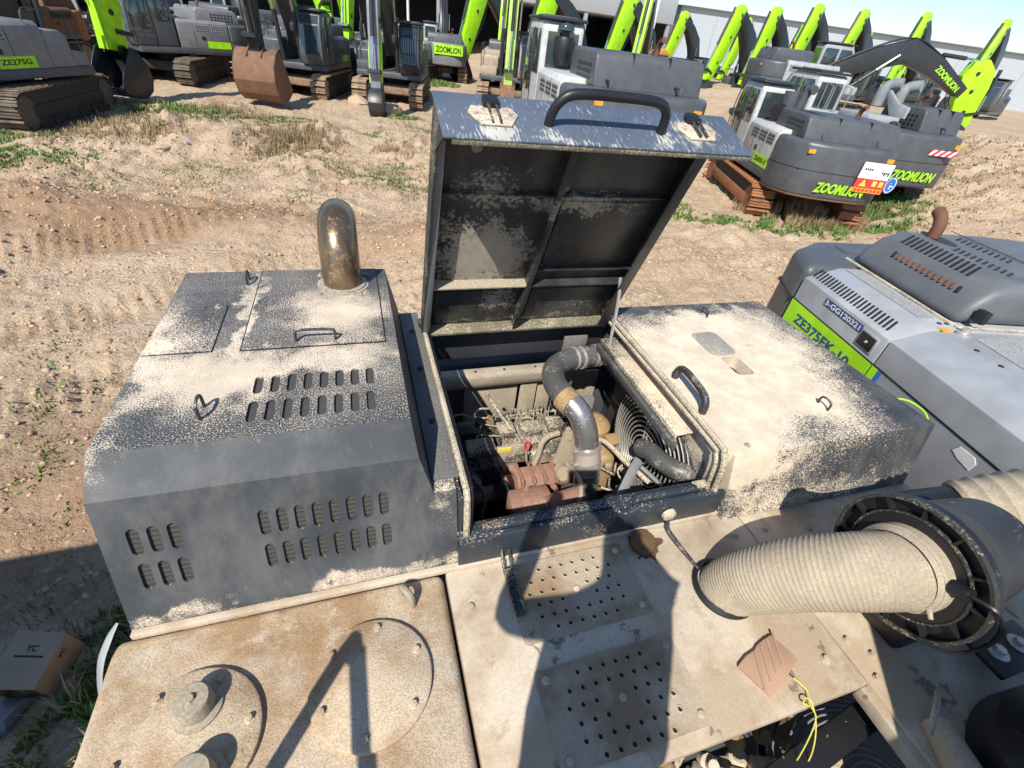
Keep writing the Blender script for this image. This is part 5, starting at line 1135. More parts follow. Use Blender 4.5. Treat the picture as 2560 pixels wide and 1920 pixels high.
    if stick:
        sa, sb, w0, w1 = stick
        d = (Vector(sb) - Vector(sa)).normalized(); n_ = Vector((-d.y, d.x))
        A_ = Vector(sa); B_ = Vector(sb); mid = A_.lerp(B_, .3)
        top = A_ - d * .5
        poly = [tuple(top + n_ * w0 * .25), tuple(A_ + n_ * w0 * .55), tuple(mid + n_ * w0 * .55), tuple(B_ + n_ * w1 * .5), tuple(B_ - n_ * w1 * .5), tuple(mid - n_ * w0 * .45), tuple(A_ - n_ * w0 * .45), tuple(top - n_ * w0 * .2)]
        SK = MB().prism(poly, -.2, .2, 'y').build('stick', stickmat, E, bevel=.02)
        if boom:
            bb = boom[0][-2]; ram(E, (bb[0], bb[1] + boom[1][-2] * .7), (top.x, top.y), 0, .085, .62)
        lk = B_ - d * .55
        ram(E, tuple(A_ + n_ * w0 * .8), tuple(lk + n_ * (w1 * .5 + .30)), 0, .075, .6)
        MB().prism(thick([tuple(lk), tuple(lk + n_ * (w1 * .5 + .32))], [.14, .12]), -.24, .24, 'y').build('bucket_link', 'boomblack', SK)
        for q_ in (.0, .32, .7):
            c_ = A_.lerp(B_, q_); MB().cyl((c_.x, -.235, c_.y), (c_.x, .235, c_.y), .085, .085, 12).build('pin_boss', 'boomblack', SK)
        if True:
            for yy in (-.16, .16): MB().tube([(top.x - n_.x * .3, yy, top.y - n_.y * .3), (mid.x - n_.x * w0 * .62, yy, mid.y - n_.y * w0 * .62), ((A_ + (B_ - A_) * .65).x - n_.x * w1 * .7, yy, (A_ + (B_ - A_) * .65).y - n_.y * w1 * .7)], .022, 6, sub=4).build('hydraulic_line', 'blackclean', SK)
        if bucket is not None:
            ang, bw, bs = bucket
            mt = Matrix.Translation((sb[0], 0, sb[1])) @ rotm('Y', ang)
            arc = [(0.0, 0.12), (-.25, .10), (-.62, -.10), (-.86, -.45), (-.86, -.85), (-.62, -1.18), (-.2, -1.32), (.28, -1.30)]
            arc = [(p[0] * bs, p[1] * bs) for p in arc]; mt = mt @ Matrix.Diagonal((-1, 1, 1, 1))
            inner = [(p[0] * .90 + .02, p[1] * .92) for p in arc[1:]]
            poly = arc + inner[::-1]
            BK = MB().prism(poly, -bw / 2, bw / 2, 'y', mt).build('bucket', bucketmat, E, bevel=.01)
            cheek = arc + [(.32 * bs, -1.0 * bs), (.22 * bs, -.4 * bs), (.12 * bs, .05 * bs)]
            for yy in (-bw / 2, bw / 2 - .03): MB().prism(cheek, yy - .002, yy + .032, 'y', mt).build('bucket_cheek', bucketmat, BK, bevel=.006)
            for i in range(5):
                yy = -bw / 2 + .1 + i * (bw - .2) / 4
                MB().prism([(.20 * bs, -1.33 * bs), (.20 * bs, -1.24 * bs), (.50 * bs, -1.27 * bs)], yy - .05, yy + .05, 'y', mt).build('bucket_tooth', bucketmat, BK)
            for yy in (-.28, .24): MB().prism([(-.3 * bs, -.02), (.12, -.12), (.12, .12), (-.05, .22), (-.42 * bs, .10)], yy, yy + .04, 'y', mt).build('bucket_ear', bucketmat, BK)
    return E

UPV = ([(.45, 1.95), (.9, 3.0), (1.55, 4.1), (2.5, 4.9), (3.55, 5.55)], [.6, .95, 1.1, .85, .55])     # boom raised, stick folded down
DOWN = ([(.45, 1.95), (1.2, 3.5), (2.2, 4.6), (3.4, 5.1), (4.7, 5.05)], [.55, .8, .95, .75, .45])

# -- the three large machines to the right of the open lid
EG = excavator('large grey excavator directly behind the raised lid, black air filter beside its cab', 6.75, 13.9, 7, 1.2, body='cabwhite', side='cabwhite', boom=None, airfilter=True, hoodslots=True, hoodbox=(-2.5, -.75, -1.25, .95, 2.78), trackmat='track', stripe=None)
EH = excavator('dark-tailed excavator with ZE600EK-10 strip, red and white warning board on its counterweight', 12.7, 12.2, 20, 1.0, body='cabwhite', side='cabwhite', swing=2, z=-.1, stripe=('lime', 'ZE600EK-10'), tailtext=('ZOOMLION', 'lime'), trackmat='rusttrack', hoodslots=True)
EI = excavator('dark-tailed excavator with red and white hazard stripe tape on its counterweight', 16.4, 13.9, 12, 1.12, body='cabwhite', side='cabwhite', z=-.10, hoodbox=(-2.6, -1.0, -1.25, -.1, 2.74), tailtext=('ZOOMLION', 'lime'), trackmat='track', hoodslots=True)
cwr = [(-2.05, -1.49), (-2.05, 1.49), (-2.55, 1.42), (-3.0, 1.1), (-3.18, .6), (-3.22, 0), (-3.18, -.6), (-3.0, -1.1), (-2.55, -1.42)]
MB().prism([(p[0] * .99, p[1] * .985) for p in cwr], .965, 1.03, 'z').build('rusty_lower_edge', 'rust', EH, bevel=.02)
# warning board and round sign taped to the tail of the ZE600
for o, nm in ((EH, 'board'),):
    WB = MB().box((-3.275, -1.02, 1.62), (-3.262, -.28, 1.98)).build('warning_board', 'white', o)
    MB().box((-3.279, -1.02, 1.40), (-3.262, -.28, 1.62)).build('red_band', 'red', WB)
    MB().box((-3.281, -1.02, 1.30), (-3.264, -.28, 1.40)).build('orange_band', 'orange', WB)
    MB().add([(-3.284, -.38, 1.44), (-3.284, -.56, 1.44), (-3.284, -.47, 1.60)], [(0, 1, 2)]).build('warning_triangle', 'yellow', WB)
    for k in range(2): MB().box((-3.284, -.80 - k * .16, 1.46), (-3.280, -.70 - k * .16, 1.58)).build('printed_mark', 'yellow', WB)
    for k in range(7): MB().box((-3.286, -.99 + k * .10, 1.32), (-3.282, -.92 + k * .10, 1.38)).build('printed_mark', 'red', WB)
    for k in range(4): MB().box((-3.280, -.55 + k * .055, 1.80), (-3.276, -.515 + k * .055, 1.85)).build('printed_mark', 'ink', WB)
    for k in range(4): MB().box((-3.280, -.98 + k * .05, 1.72 + .04 * (k % 2)), (-3.276, -.945 + k * .05, 1.80)).build('printed_mark', 'ink', WB)
    RS = MB().lathe([(.20, 0), (.20, .012), (.001, .013)], (-3.16, -1.22, 1.52), (-1, -.35, 0), 28).build('round_sign', 'blue', o)
    MB().lathe([(.155, .014), (.175, .0145), (.175, .012), (.155, .012)], (-3.16, -1.22, 1.52), (-1, -.35, 0), 28, ring=True).build('sign_ring', 'white', RS)
    for (y_, z_) in ((-1.17, 1.57), (-1.25, 1.50), (-1.2, 1.45)): MB().cbox((-3.176, y_, z_), (.006, .09, .03), ).build('sign_mark', 'white', RS)
MB().box((-3.245, -.9, 1.80), (-3.225, -.12, 1.93)).build('hazard_tape', 'hazard', EI)
# open radiator box, grey hoses on the near tail of EI
for (x_, y_) in ((-1.1, .25), (-1.35, -.12)):
    MB().tube([(x_, y_, 2.6), (x_, y_, 2.95), (x_ - .05, y_ - .1, 3.1), (x_ - .25, y_ - .25, 3.16)], .14, 16, sub=4).build('intake_stub', 'greycyl', EI)
MB().prism([(-2.4, .45), (-1.2, .45), (-1.2, 1.35), (-2.4, 1.35)], 2.3, 2.45, 'z').build('open_cover', 'lgrey', EI, bevel=.02)
MB().prism([(-2.5, 2.45), (-2.0, 2.45), (-1.6, 2.85), (-1.6, 3.0), (-2.1, 2.75), (-2.5, 2.7)], .4, .48, 'y').build('open_door', 'lgrey', EI, bevel=.01)
for k in range(3): MB().tube([(-1.2 + k * .4, 1.25, 2.3), (-1.2 + k * .4, 1.25, 2.9), (-.9 + k * .4, 1.25, 2.95), (-.9 + k * .4, 1.25, 2.3)], .018, 6).build('hand_rail', 'mgrey', EI)
# dark snorkel beside the ZE600's cab
SN = MB().cyl((-.35, .75, 2.3), (-.35, .75, 3.05), .22, .22, 20).build('air_filter', 'dgrey', EH)
MB().tube([(-.6, .6, 2.4), (-.62, .55, 2.9), (-.68, .5, 3.15), (-.85, .45, 3.15)], .11, 14, sub=4).build('intake_elbow', 'dgrey', SN)
MB().cyl((-.30, 1.05, 2.55), (-.55, 1.05, 2.55), .22, .22, 20).build('precleaner', 'blackclean', SN)

# -- machines on the left
excavator('light grey excavator with lime stripe lettered ZE275G, boom lowered to a dark bucket', -9.0, 18.3, 24, 1.0, swing=-18, stripe=('lime', 'ZE275G', (-1.1, -.1)), side='mgrey', body='mgrey', hood='mgrey', trackmat='track', tail='dgrey',
          boom=([(.45, 1.95), (1.1, 3.3), (2.0, 4.4), (3.0, 4.9), (3.9, 4.9)], [.55, .8, .95, .75, .5]), boommat='boomblack', stick=((4.6, 4.9), (4.1, 1.45), .9, .75), stickmat='lime', bucket=(.45, 1.25, 1.0), bucketmat='boomblack')
excavator('grey excavator with barred cab guard, behind the lime stick and dark bucket', -7.3, 28.6, 238, 1.0, swing=-48, side='mgrey', body='dgrey', hood='mgrey', tail='dgrey', stripe=('lime', None), cabguard=True, boom=UPV, stick=((3.7, 5.5), (5.6, 3.2), .7, .45), bucket=(1.2, 1.2, .9), trackmat='track')
excavator('black excavator resting a wide rusty bucket on the dirt', -1.7, 27.4, 196, 1.0, body='dgrey', side='dgrey', hood='dgrey', stripe=('lime', None), cabguard=False, boom=DOWN, stick=((4.8, 4.95), (4.75, 1.75), .7, .45), stickmat='boomblack', bucket=(.35, 1.5, 1.15), bucketmat='rust', trackmat='tracktan')
ED = excavator('dirty excavator with mesh cab guard, its dark and lime boom planted in the ground', 2.3, 27.2, 193, 1.0, body='boomblack', side='dgrey', hood='dgrey', cabguard=True, boom=([(.45, 1.95), (1.2, 3.6), (2.2, 4.8), (3.3, 5.0), (4.4, 4.3)], [.5, .7, .85, .7, .45]), stick=((4.5, 4.2), (5.0, 1.0), .6, .42), stickmat='greycyl', bucket=(.15, .55, .75), bucketmat='boomblack', trackmat='tracktan')
for yy in (-.24, .20): MB().prism(thick([(4.62, 2.9), (4.78, 2.2), (4.98, 1.15)], [.10, .34, .26]), yy, yy + .04, 'y').build('stick_plate', 'lime', ED)
ET = excavator('excavator seen from behind with a lime ZOOMLION board on its pale rear', 7.0, 40.5, 8, 1.0, side='lgrey', tail='mgrey', hood='dgrey', trackmat='tracktan', boom=UPV, stick=((3.7, 5.5), (5.6, 2.8), .7, .45), stickmat='lime')
WB = MB().box((-3.27, -1.15, 1.60), (-3.23, .75, 2.15)).build('name_board', 'lime', ET)
lettering('ZOOMLION', M['ink'], WB, (-3.276, .62, 1.70), (0, -1, 0), (0, 0, 1), 1.65, .34)
excavator('mud-caked tan excavator with tall black and pale lime boom, beside the grey cab', 8.9, 30.2, 196, 1.05, body='tan', side='tan', hood='dgrey', tail='dgrey', boom=([(.45, 1.95), (1.2, 3.6), (2.1, 5.0), (3.2, 5.6), (4.2, 5.4)], [.6, .85, 1.0, .75, .45]), stick=((4.3, 5.3), (4.6, 1.2), .8, .5), stickmat='limedusty', bucket=(.1, .7, .8), bucketmat='rust', trackmat='tracktan')
excavator('excavator with a pale cab parked at the left behind the barred one', -13.8, 33.0, 40, 1.0, side='dgrey', tail='dgrey', trackmat='tracktan', detail=False, shoes=40, tailtext=None)
excavator('rust-orange excavator at the far left behind the lime stick', -13.2, 29.5, 200, .9, side='rust', body='dgrey', hood='rust', tail='rusttrack', trackmat='tracktan', detail=False, shoes=40)
excavator('white-bodied excavator parked behind the barred cab', -6.2, 40.0, 20, 1.0, side='lgrey', tail='mgrey', trackmat='tracktan', detail=False, boom=UPV, stick=((3.7, 5.5), (5.6, 2.8), .7, .45), shoes=40)
excavator('excavator with pale cab in front of the dark shed', .8, 42.0, 170, 1.0, side='lgrey', tail='mgrey', trackmat='tracktan', detail=False, boom=UPV, stick=((3.7, 5.5), (5.6, 2.8), .7, .45), shoes=40)

excavator('dark excavator half hidden behind the rusty bucket and its black machine', -3.4, 36.5, 150, 1.0, side='dgrey', body='mgrey', tail='dgrey', trackmat='tracktan', detail=False, boom=UPV, stick=((3.7, 5.5), (5.6, 2.8), .8, .5), shoes=40)
excavator('pale excavator glimpsed between the mesh-guarded cab and the ZOOMLION board', 4.3, 38.0, 30, .95, side='lgrey', tail='dgrey', trackmat='tracktan', detail=False, shoes=40, stripe=('lime', None))
# -- machine with the long lowered boom on the right
J_ = excavator('excavator with long dark ZOOMLION boom and lime stick set down on the bank', 22.0, 21.6, 112, 1.0, boom=([(.5, 2.0), (2.2, 2.75), (3.7, 3.22), (5.3, 2.75), (7.0, 1.95)], [.55, .85, .95, .75, .45]), stick=((7.2, 2.75), (7.75, .55), 1.35, .9), stickmat='lime', bucket=(.9, 1.2, .8), bucketmat='boomblack', boomtext=('ZOOMLION', 'lime', (5.15, 2.66), (6.6, 1.92), .26), trackmat='track')
# -- back row with folded arms
row = [(25.4, 33.05), (27.6, 32.2), (30.4, 31.6), (33.3, 30.75), (37.3, 29.5), (42.3, 27.7)]
ROWL = ['lime-sticked excavator of the back row next to the orange one', 'back-row excavator with the lowest lime stick, above the grey cab roofs', 'back-row excavator whose lime stick rises above the open grey hood covers', 'back-row excavator whose lime stick rises behind the start of the long lowered boom', 'back-row excavator whose lime stick rises behind the crown of the long lowered boom', 'end excavator of the back row, beyond the lime stick on the bank']
for i, (ax_, ay_) in enumerate(row):
    az = 250; dx, dy = math.sin(math.radians(az)), math.cos(math.radians(az))
    k = 1.0 + .03 * ((i * 7) % 3 - 1)
    excavator(ROWL[i], ax_ - dx * 3.5, ay_ - dy * 3.5, az, k, side='dgrey', body='dgrey', boom=UPV, z=(.35, .3, .55, 1.0, 1.1, 1.1)[i], stick=((3.7, 5.6), (5.4 - .3 * ((i * 5) % 3), 1.7), 1.05, .7), stickmat='lime', bucket=(.3, 1.2, .9), bucketmat='boomblack', detail=False, shoes=0, group='row of excavators with folded arms before the pale hall')
for (x_, y_, az, lab) in ((16.6, 36.5, 252, 'excavator with lime stick standing behind the grey cab'), (21.8, 36.0, 250, 'excavator with lime stick standing next to the white pole'), (13.0, 41.5, 245, 'excavator with upright lime stick before the dark shed opening')):
    excavator(lab, x_, y_, az, 1.05, boom=UPV, stick=((3.7, 5.6), (5.2, 1.6), 1.15, .75), stickmat='lime', bucket=(.3, 1.2, .9), bucketmat='boomblack', detail=False, shoes=0, z=-.4)
for i in range(7):
    excavator('far excavator with only its lime stick and dark boom showing over the back row', 25.5 + i * 4.6, 44.5 - i * 1.7, 246 + (i * 5) % 9, .95, boom=UPV, stick=((3.7, 5.6), (5.3, 1.6), 1.05, .7), stickmat='lime', bucket=(.3, 1.2, .9), bucketmat='boomblack', side='dgrey', body='dgrey', detail=False, shoes=0, z=.1 + .12 * i, group='second row of excavators behind the back row')
for (x_, y_, az, sd_, tl_, lab) in ((-17.5, 36.5, 60, 'mgrey', 'dgrey', 'dark-tailed excavator at the far left, behind the rust-orange one'), (-11.0, 38.0, 200, 'lgrey', 'dgrey', 'pale excavator facing us behind the barred cab, left of the white-bodied one'), (-1.2, 35.2, 20, 'lgrey', 'mgrey', 'pale excavator turned away, behind the machine with the rusty bucket'), (2.0, 35.5, 200, 'dgrey', 'dgrey', 'dark excavator facing us right behind the mesh-guarded cab'), (10.8, 37.5, 200, 'mgrey', 'dgrey', 'mid grey excavator wedged behind the tan mud-caked one'), (17.5, 30.5, 215, 'dgrey', 'dgrey', 'dark excavator standing behind the large grey hood')):
    excavator(lab, x_, y_, az, 1.0, boom=UPV, stick=((3.7, 5.6), (5.0, 2.0), .95, .6), stickmat='lime', boommat='boomblack', bucket=(.3, 1.2, .9), bucketmat='boomblack', side=sd_, body=sd_, tail=tl_, detail=False, shoes=36, trackmat='tracktan', stripe=('lime', None), z=0)
excavator('orange excavator between the white pole and the grey cabs', 23.5, 36.5, 240, .9, z=.2, side='orange', body='orange', hood='orange', tail='orange', boom=([(.45, 1.95), (1.2, 2.7), (2.2, 3.2), (3.2, 3.2), (4.2, 2.6)], [.55, .8, .9, .7, .45]), boommat='orange', stick=((4.3, 2.6), (4.8, 1.0), .7, .5), stickmat='orange', detail=False, shoes=0)
excavator('orange excavator half hidden behind the tan machine', 13.5, 36.0, 200, .9, side='orange', body='orange', hood='orange', tail='orange', boom=([(.45, 1.95), (1.2, 2.7), (2.2, 3.2), (3.2, 3.2), (4.2, 2.6)], [.55, .8, .9, .7, .45]), boommat='orange', stick=((4.3, 2.6), (4.8, 1.0), .7, .5), stickmat='orange', detail=False, shoes=0)
# unseen machine added behind us to the left to shade the dirt in view
excavator('unseen grey excavator added left of the sand-covered one as a shade caster', -4.9, -1.15, 88, 1.0, detail=False, shoes=0, group=None)
# ================================================================ sheds
SH = thing('warehouse', 'dark open-fronted shed with grey columns and pale fascia', 'warehouse', (10, 66, 0))
MB().box((-45, 0.0, 6.0), (31, 24, 9.6)).build('fascia', 'fascia', SH, bevel=.02)
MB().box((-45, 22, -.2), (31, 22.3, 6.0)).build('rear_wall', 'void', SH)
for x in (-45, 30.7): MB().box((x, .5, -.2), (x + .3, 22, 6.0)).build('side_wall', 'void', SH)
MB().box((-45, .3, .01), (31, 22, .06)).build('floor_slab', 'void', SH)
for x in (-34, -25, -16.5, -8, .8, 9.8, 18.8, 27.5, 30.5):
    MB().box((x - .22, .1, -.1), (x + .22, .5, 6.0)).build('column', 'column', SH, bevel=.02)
for x in (-20, -3, 14): MB().box((x, 14, 1.2), (x + .25, 14.1, 1.5)).build('inner_light', 'white', SH)
HL = thing('hall', 'long pale white hall with low-pitched roof behind the excavator row', 'hall', (43, 68, 0))
hang = math.radians(-16.5)
HL.rotation_euler = (0, 0, hang)
MB().box((0, 0, -.5), (140, 40, 8.2)).build('wall', 'concrete', HL)
for i in range(28): MB().box((i * 5 - .06, -.05, -.5), (i * 5 + .06, .0, 8.2)).build('cladding_joint', 'fascia', HL)
MB().prism([(-.6, 8.2), (40.6, 8.2), (20, 9.2)], -.6, 140.6, 'x').build('roof', 'concrete', HL, bevel=.05)
MB().box((0, -.12, 8.05), (140, -.05, 8.3)).build('gutter', 'fascia', HL)
pole = MB().cyl((0, 0, -.1), (0, 0, 11), .14, .10, 14).build('white_pole', 'white'); pole.location = (25.2, 43.5, 0.5)
tag(pole, 'tall plain white pole rising beside the orange excavator', 'pole')
pole = MB().cyl((0, 0, -.1), (0, 0, 9), .11, .09, 14).build('white_pole', 'white'); pole.location = (5.3, 47.5, 0)
tag(pole, 'slim white pole in front of the dark shed', 'pole')

# ================================================================ things lying about
CBX = thing('cardboard_box', 'crushed cardboard box lying open on the shaded dirt', 'box', (-2.13, 1.84, gz(-2.13, 1.84)), -.25)
mt = rotm('X', .16) @ rotm('Y', .10)
MB().box((-.13, -.15, .02), (.13, .15, .025), mt).box((-.13, .145, .02), (.13, .15, .28), mt).box((-.13, -.15, .02), (-.125, .15, .28), mt).box((.125, -.15, .02), (.13, .15, .28), mt).box((-.13, -.15, .28), (.13, .15, .285), mt).build('carton', 'card', CBX)
MB().box((-.13, -.30, .02), (.13, -.155, .025), mt @ rotm('X', -.15)).build('flap', 'card', CBX)
MB().box((.132, -.26, .02), (.30, .13, .026), mt @ Matrix.Translation((.0, 0, .05)) @ rotm('Y', .35)).build('flap', 'card', CBX)
lettering('YC', M['ink'], CBX, tuple(mt @ Vector((-.03, .04, .2865))), tuple(mt.to_3x3() @ Vector((1, 0, 0))), tuple(mt.to_3x3() @ Vector((0, 1, 0))), .06, .035)
lettering('YC', M['ink'], CBX, tuple(mt @ Vector((.132, .02, .20))), tuple(mt.to_3x3() @ Vector((0, 1, 0))), tuple(mt.to_3x3() @ Vector((0, 0, 1))), .06, .04)
MB().box((-.07, .01, .2862), (.08, .02, .2868), mt).build('printed_line', 'ink', CBX)
sk_ = MB().lathe([(.02, 0), (.07, .02), (.10, .10), (.09, .22), (.05, .30), (.02, .32)], (0, 0, 0), (1, .4, .05), 18)
sk_.v = [(p[0] + .02 * math.sin(p[1] * 60), p[1] + .02 * math.sin(p[0] * 45 + 1), p[2] * .7 + .015 * math.sin(p[0] * 50 + p[1] * 70)) for p in sk_.v]
SK_ = sk_.build('plastic_sack', 'mgrey')
SK_.location = (-2.42, 1.52, gz(-2.42, 1.52) + .06); tag(SK_, 'grey crumpled plastic sack beside the cardboard box', 'sack')
# broken grooved clay tile and yellow string on the deck
TL = MB()
TL.prism([(-.104, .022), (-.066, -.062), (-.058, -.078), (.055, -.036), (.105, -.015), (.098, .012), (.072, .074), (.03, .066), (.0, .058), (-.02, .047), (-.06, .040)], 0, .016, 'z')
TLo = TL.build('clay_tile_piece', 'clay', None, bevel=.003); TLo.location = (1.125, .295, 1.9715); TLo.rotation_euler = (0, 0, 0.0)
for k in range(4): MB().box((-.004, -.052, .0155), (.004, .055, .019), Matrix.Translation((-.048 + k * .036, -.012 + k * .014, 0)) @ rotm('Z', -.42)).build('tile_ridge', 'clay', TLo)
tag(TLo, 'broken brown ridged tile lying on the sand-coloured deck', 'tile')
STG = MB().tube([(1.17, .24, 1.992), (1.19, .20, 1.985), (1.17, .165, 1.985), (1.165, .13, 1.97), (1.13, .08, 1.85), (1.11, .05, 1.70)], .0022, 6, sub=5).tube([(1.165, .165, 1.985), (1.15, .175, 1.99), (1.165, .185, 1.99), (1.18, .17, 1.985), (1.17, .12, 1.95), (1.165, .07, 1.85), (1.15, .04, 1.72)], .0022, 6, sub=5).build('yellow_string', 'string')
tag(STG, 'thin yellow string tied at the deck edge', 'string')
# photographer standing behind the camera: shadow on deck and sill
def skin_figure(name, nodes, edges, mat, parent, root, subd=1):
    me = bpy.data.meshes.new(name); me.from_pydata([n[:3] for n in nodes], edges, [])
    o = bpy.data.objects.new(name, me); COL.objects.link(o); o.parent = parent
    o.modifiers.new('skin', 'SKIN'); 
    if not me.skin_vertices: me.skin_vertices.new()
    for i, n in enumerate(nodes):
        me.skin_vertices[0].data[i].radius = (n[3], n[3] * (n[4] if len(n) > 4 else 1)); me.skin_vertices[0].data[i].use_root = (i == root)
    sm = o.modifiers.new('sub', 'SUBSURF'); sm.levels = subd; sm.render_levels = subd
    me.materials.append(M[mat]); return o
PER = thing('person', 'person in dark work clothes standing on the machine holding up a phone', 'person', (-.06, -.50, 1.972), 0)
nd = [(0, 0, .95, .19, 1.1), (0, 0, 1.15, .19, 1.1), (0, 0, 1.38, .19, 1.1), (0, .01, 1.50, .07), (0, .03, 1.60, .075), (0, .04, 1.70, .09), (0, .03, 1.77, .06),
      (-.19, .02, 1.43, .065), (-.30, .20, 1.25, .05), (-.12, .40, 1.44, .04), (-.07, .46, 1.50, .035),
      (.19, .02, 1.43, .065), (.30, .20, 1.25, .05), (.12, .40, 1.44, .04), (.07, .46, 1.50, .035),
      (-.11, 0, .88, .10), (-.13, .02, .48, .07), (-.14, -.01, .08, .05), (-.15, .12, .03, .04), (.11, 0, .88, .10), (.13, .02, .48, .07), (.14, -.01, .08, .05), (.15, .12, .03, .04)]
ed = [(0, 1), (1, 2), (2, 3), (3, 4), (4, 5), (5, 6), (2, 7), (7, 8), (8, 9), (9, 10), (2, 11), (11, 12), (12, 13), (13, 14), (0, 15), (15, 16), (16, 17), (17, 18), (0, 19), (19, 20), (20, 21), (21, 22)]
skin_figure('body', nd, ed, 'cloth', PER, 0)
PH = MB().box((-.08, -.006, -.04), (.08, .003, .04)).build('phone', 'blackclean', None, bevel=.003)
PH.matrix_world = Matrix.Translation(Vector((0, 0, 3.5)) - fwd * .03) @ m3.to_4x4() @ rotm('X', PI / 2); tag(PH, 'black phone held up by the person on the machine', 'phone')

# ================================================================ stones, weeds
def rock_mesh(seed, n=2):
    rr = np.random.RandomState(seed); bm = bmesh.new(); bmesh.ops.create_icosphere(bm, subdivisions=n, radius=1.0)
    ph = rr.uniform(0, 6, 9)
    for v in bm.verts:
        c = v.co; k = 1 + .22 * math.sin(c.x * 2.3 + ph[0]) * math.cos(c.y * 2.1 + ph[1]) + .16 * math.sin(c.z * 3.7 + ph[2] + c.x * 2) + rr.uniform(-.06, .06)
        v.co = Vector((c.x * k * (1 + .3 * math.sin(ph[3])), c.y * k, c.z * k * .62))
    me = bpy.data.meshes.new('rock'); bm.to_mesh(me); bm.free(); me.materials.append(M['rock']); return me
RM = [rock_mesh(i) for i in range(5)]
big = [((-5.3, 7.9), .20, 'pale boulder in the dirt left of the hood'), ((1.6, 23.0), .55, 'pale grassy boulder beside the planted boom'), ((.4, 24.8), .40, 'pale boulder between the rusty bucket and the planted boom'), ((10.5, 8.9), .20, 'white stone among weeds near the rusty track'), ((-1.8, 5.6), .10, 'small pale stone behind the dark hood'), ((-.2, 12.2), .13, 'flat pale stone beyond the exhaust elbow'), ((-4.4, 14.2), .16, 'stone on the low ridge of turned earth'), ((1.9, 9.4), .14, 'pale stone in the dirt left of the lid')]
for i, ((x, y), r, lab) in enumerate(big):
    o = bpy.data.objects.new('rock', RM[i % 5]); COL.objects.link(o); o.location = (x, y, gz(x, y) + r * .2); o.scale = (r, r, r); o.rotation_euler = (0, 0, i * 1.3)
    tag(o, lab, 'rock')
def scatter(n, fn):
    out = []
    while len(out) < n:
        p = fn()
        if p is not None: out.append(p)
    return out
# pebbles and clods
base = bmesh.new(); bmesh.ops.create_icosphere(base, subdivisions=1, radius=1.0)
bv = np.array([v.co[:] for v in base.verts]); bf = np.array([[v.index for v in f.verts] for f in base.faces]); base.free()
N = 30000
px = np.concatenate([RNG.uniform(-9, 9, N * 2 // 3), RNG.uniform(4, 26, N // 3)]); py = np.concatenate([2.3 + RNG.beta(1.1, 2.2, N * 2 // 3) * 19, RNG.uniform(4.5, 18, N // 3)])
cl = pnoise(px * .5 + 40, py * .5); keep = (RNG.uniform(0, 1, len(px)) < .35 + .7 * np.clip(cl, 0, 1)); px, py = px[keep], py[keep]
pz = ground_z(px, py); n_ = len(px)
sz = .008 + .055 * RNG.beta(1, 7, n_) + .0011 * np.hypot(px, py)
V = bv[None] * sz[:, None, None] * RNG.uniform(.6, 1.35, (n_, 12, 1)) * np.array([1, 1, .7])
V = V + np.stack([px, py, pz], 1)[:, None, :]
Fc = (bf[None] + (np.arange(n_) * len(bv))[:, None, None]).reshape(-1, 3)
def np_mesh(name, V, F, mat):
    me = bpy.data.meshes.new(name); me.vertices.add(len(V)); me.vertices.foreach_set('co', np.ascontiguousarray(V, dtype=np.float32).ravel())
    k = F.shape[1]; me.loops.add(F.size); me.loops.foreach_set('vertex_index', F.ravel().astype(np.int32))
    me.polygons.add(len(F)); me.polygons.foreach_set('loop_start', np.arange(0, F.size, k)); me.polygons.foreach_set('loop_total', np.full(len(F), k)); me.update(calc_edges=True)
    me.materials.append(mat); return me
t = T('clod_earth'); c = t.mix(t.mr(t.noise(3.0, 3), .35, .65), (.38, .235, .135), (.56, .40, .26)); t.pin('Base Color', c); t.pin('Roughness', .95)
o = link('clods', np_mesh('clods', V.reshape(-1, 3), Fc, t.m)); o['kind'] = 'stuff'; tag(o, 'loose clods and pebbles strewn over the dry earth', 'clods')
# weeds
def blades(cx, cy, spread, n, h, wd, lean, sy=None):
    sy = sy or spread
    n = int(n * 2.2); spread *= 1.35; sy *= 1.35
    r = RNG.uniform(0, 1, n) ** .6; a = RNG.uniform(0, 2 * PI, n); x = cx + r * np.cos(a) * spread; y = cy + r * np.sin(a) * sy
    kp = pnoise(x * 2.3 + 11, y * 2.3) + .5 * pnoise(x * 6.1, y * 6.1 + 4) > -.08; x, y, r = x[kp], y[kp], r[kp]; n = len(x)
    z = ground_z(x, y); hh = h * RNG.uniform(.4, 1.1, n) * (1.1 - .6 * r); d = RNG.uniform(0, 2 * PI, n); ln = lean * RNG.uniform(.2, 1, n) * hh
    w_ = wd * RNG.uniform(.6, 1.3, n); ux, uy = -np.sin(d), np.cos(d)
    b0 = np.stack([x - ux * w_, y - uy * w_, z - .01], 1); b1 = np.stack([x + ux * w_, y + uy * w_, z - .01], 1)
    mx, my = x + np.cos(d) * ln * .4, y + np.sin(d) * ln * .4
    m0 = np.stack([mx - ux * w_ * .8, my - uy * w_ * .8, z + hh * .6], 1); m1 = np.stack([mx + ux * w_ * .8, my + uy * w_ * .8, z + hh * .6], 1)
    tp = np.stack([x + np.cos(d) * ln, y + np.sin(d) * ln, z + hh], 1)
    Vv = np.stack([b0, b1, m1, m0, tp], 1).reshape(-1, 3); k = np.arange(n)[:, None] * 5
    Ff = np.concatenate([k + np.array([[0, 1, 2]]), k + np.array([[0, 2, 3]]), k + np.array([[3, 2, 4]])])
    return Vv, Ff
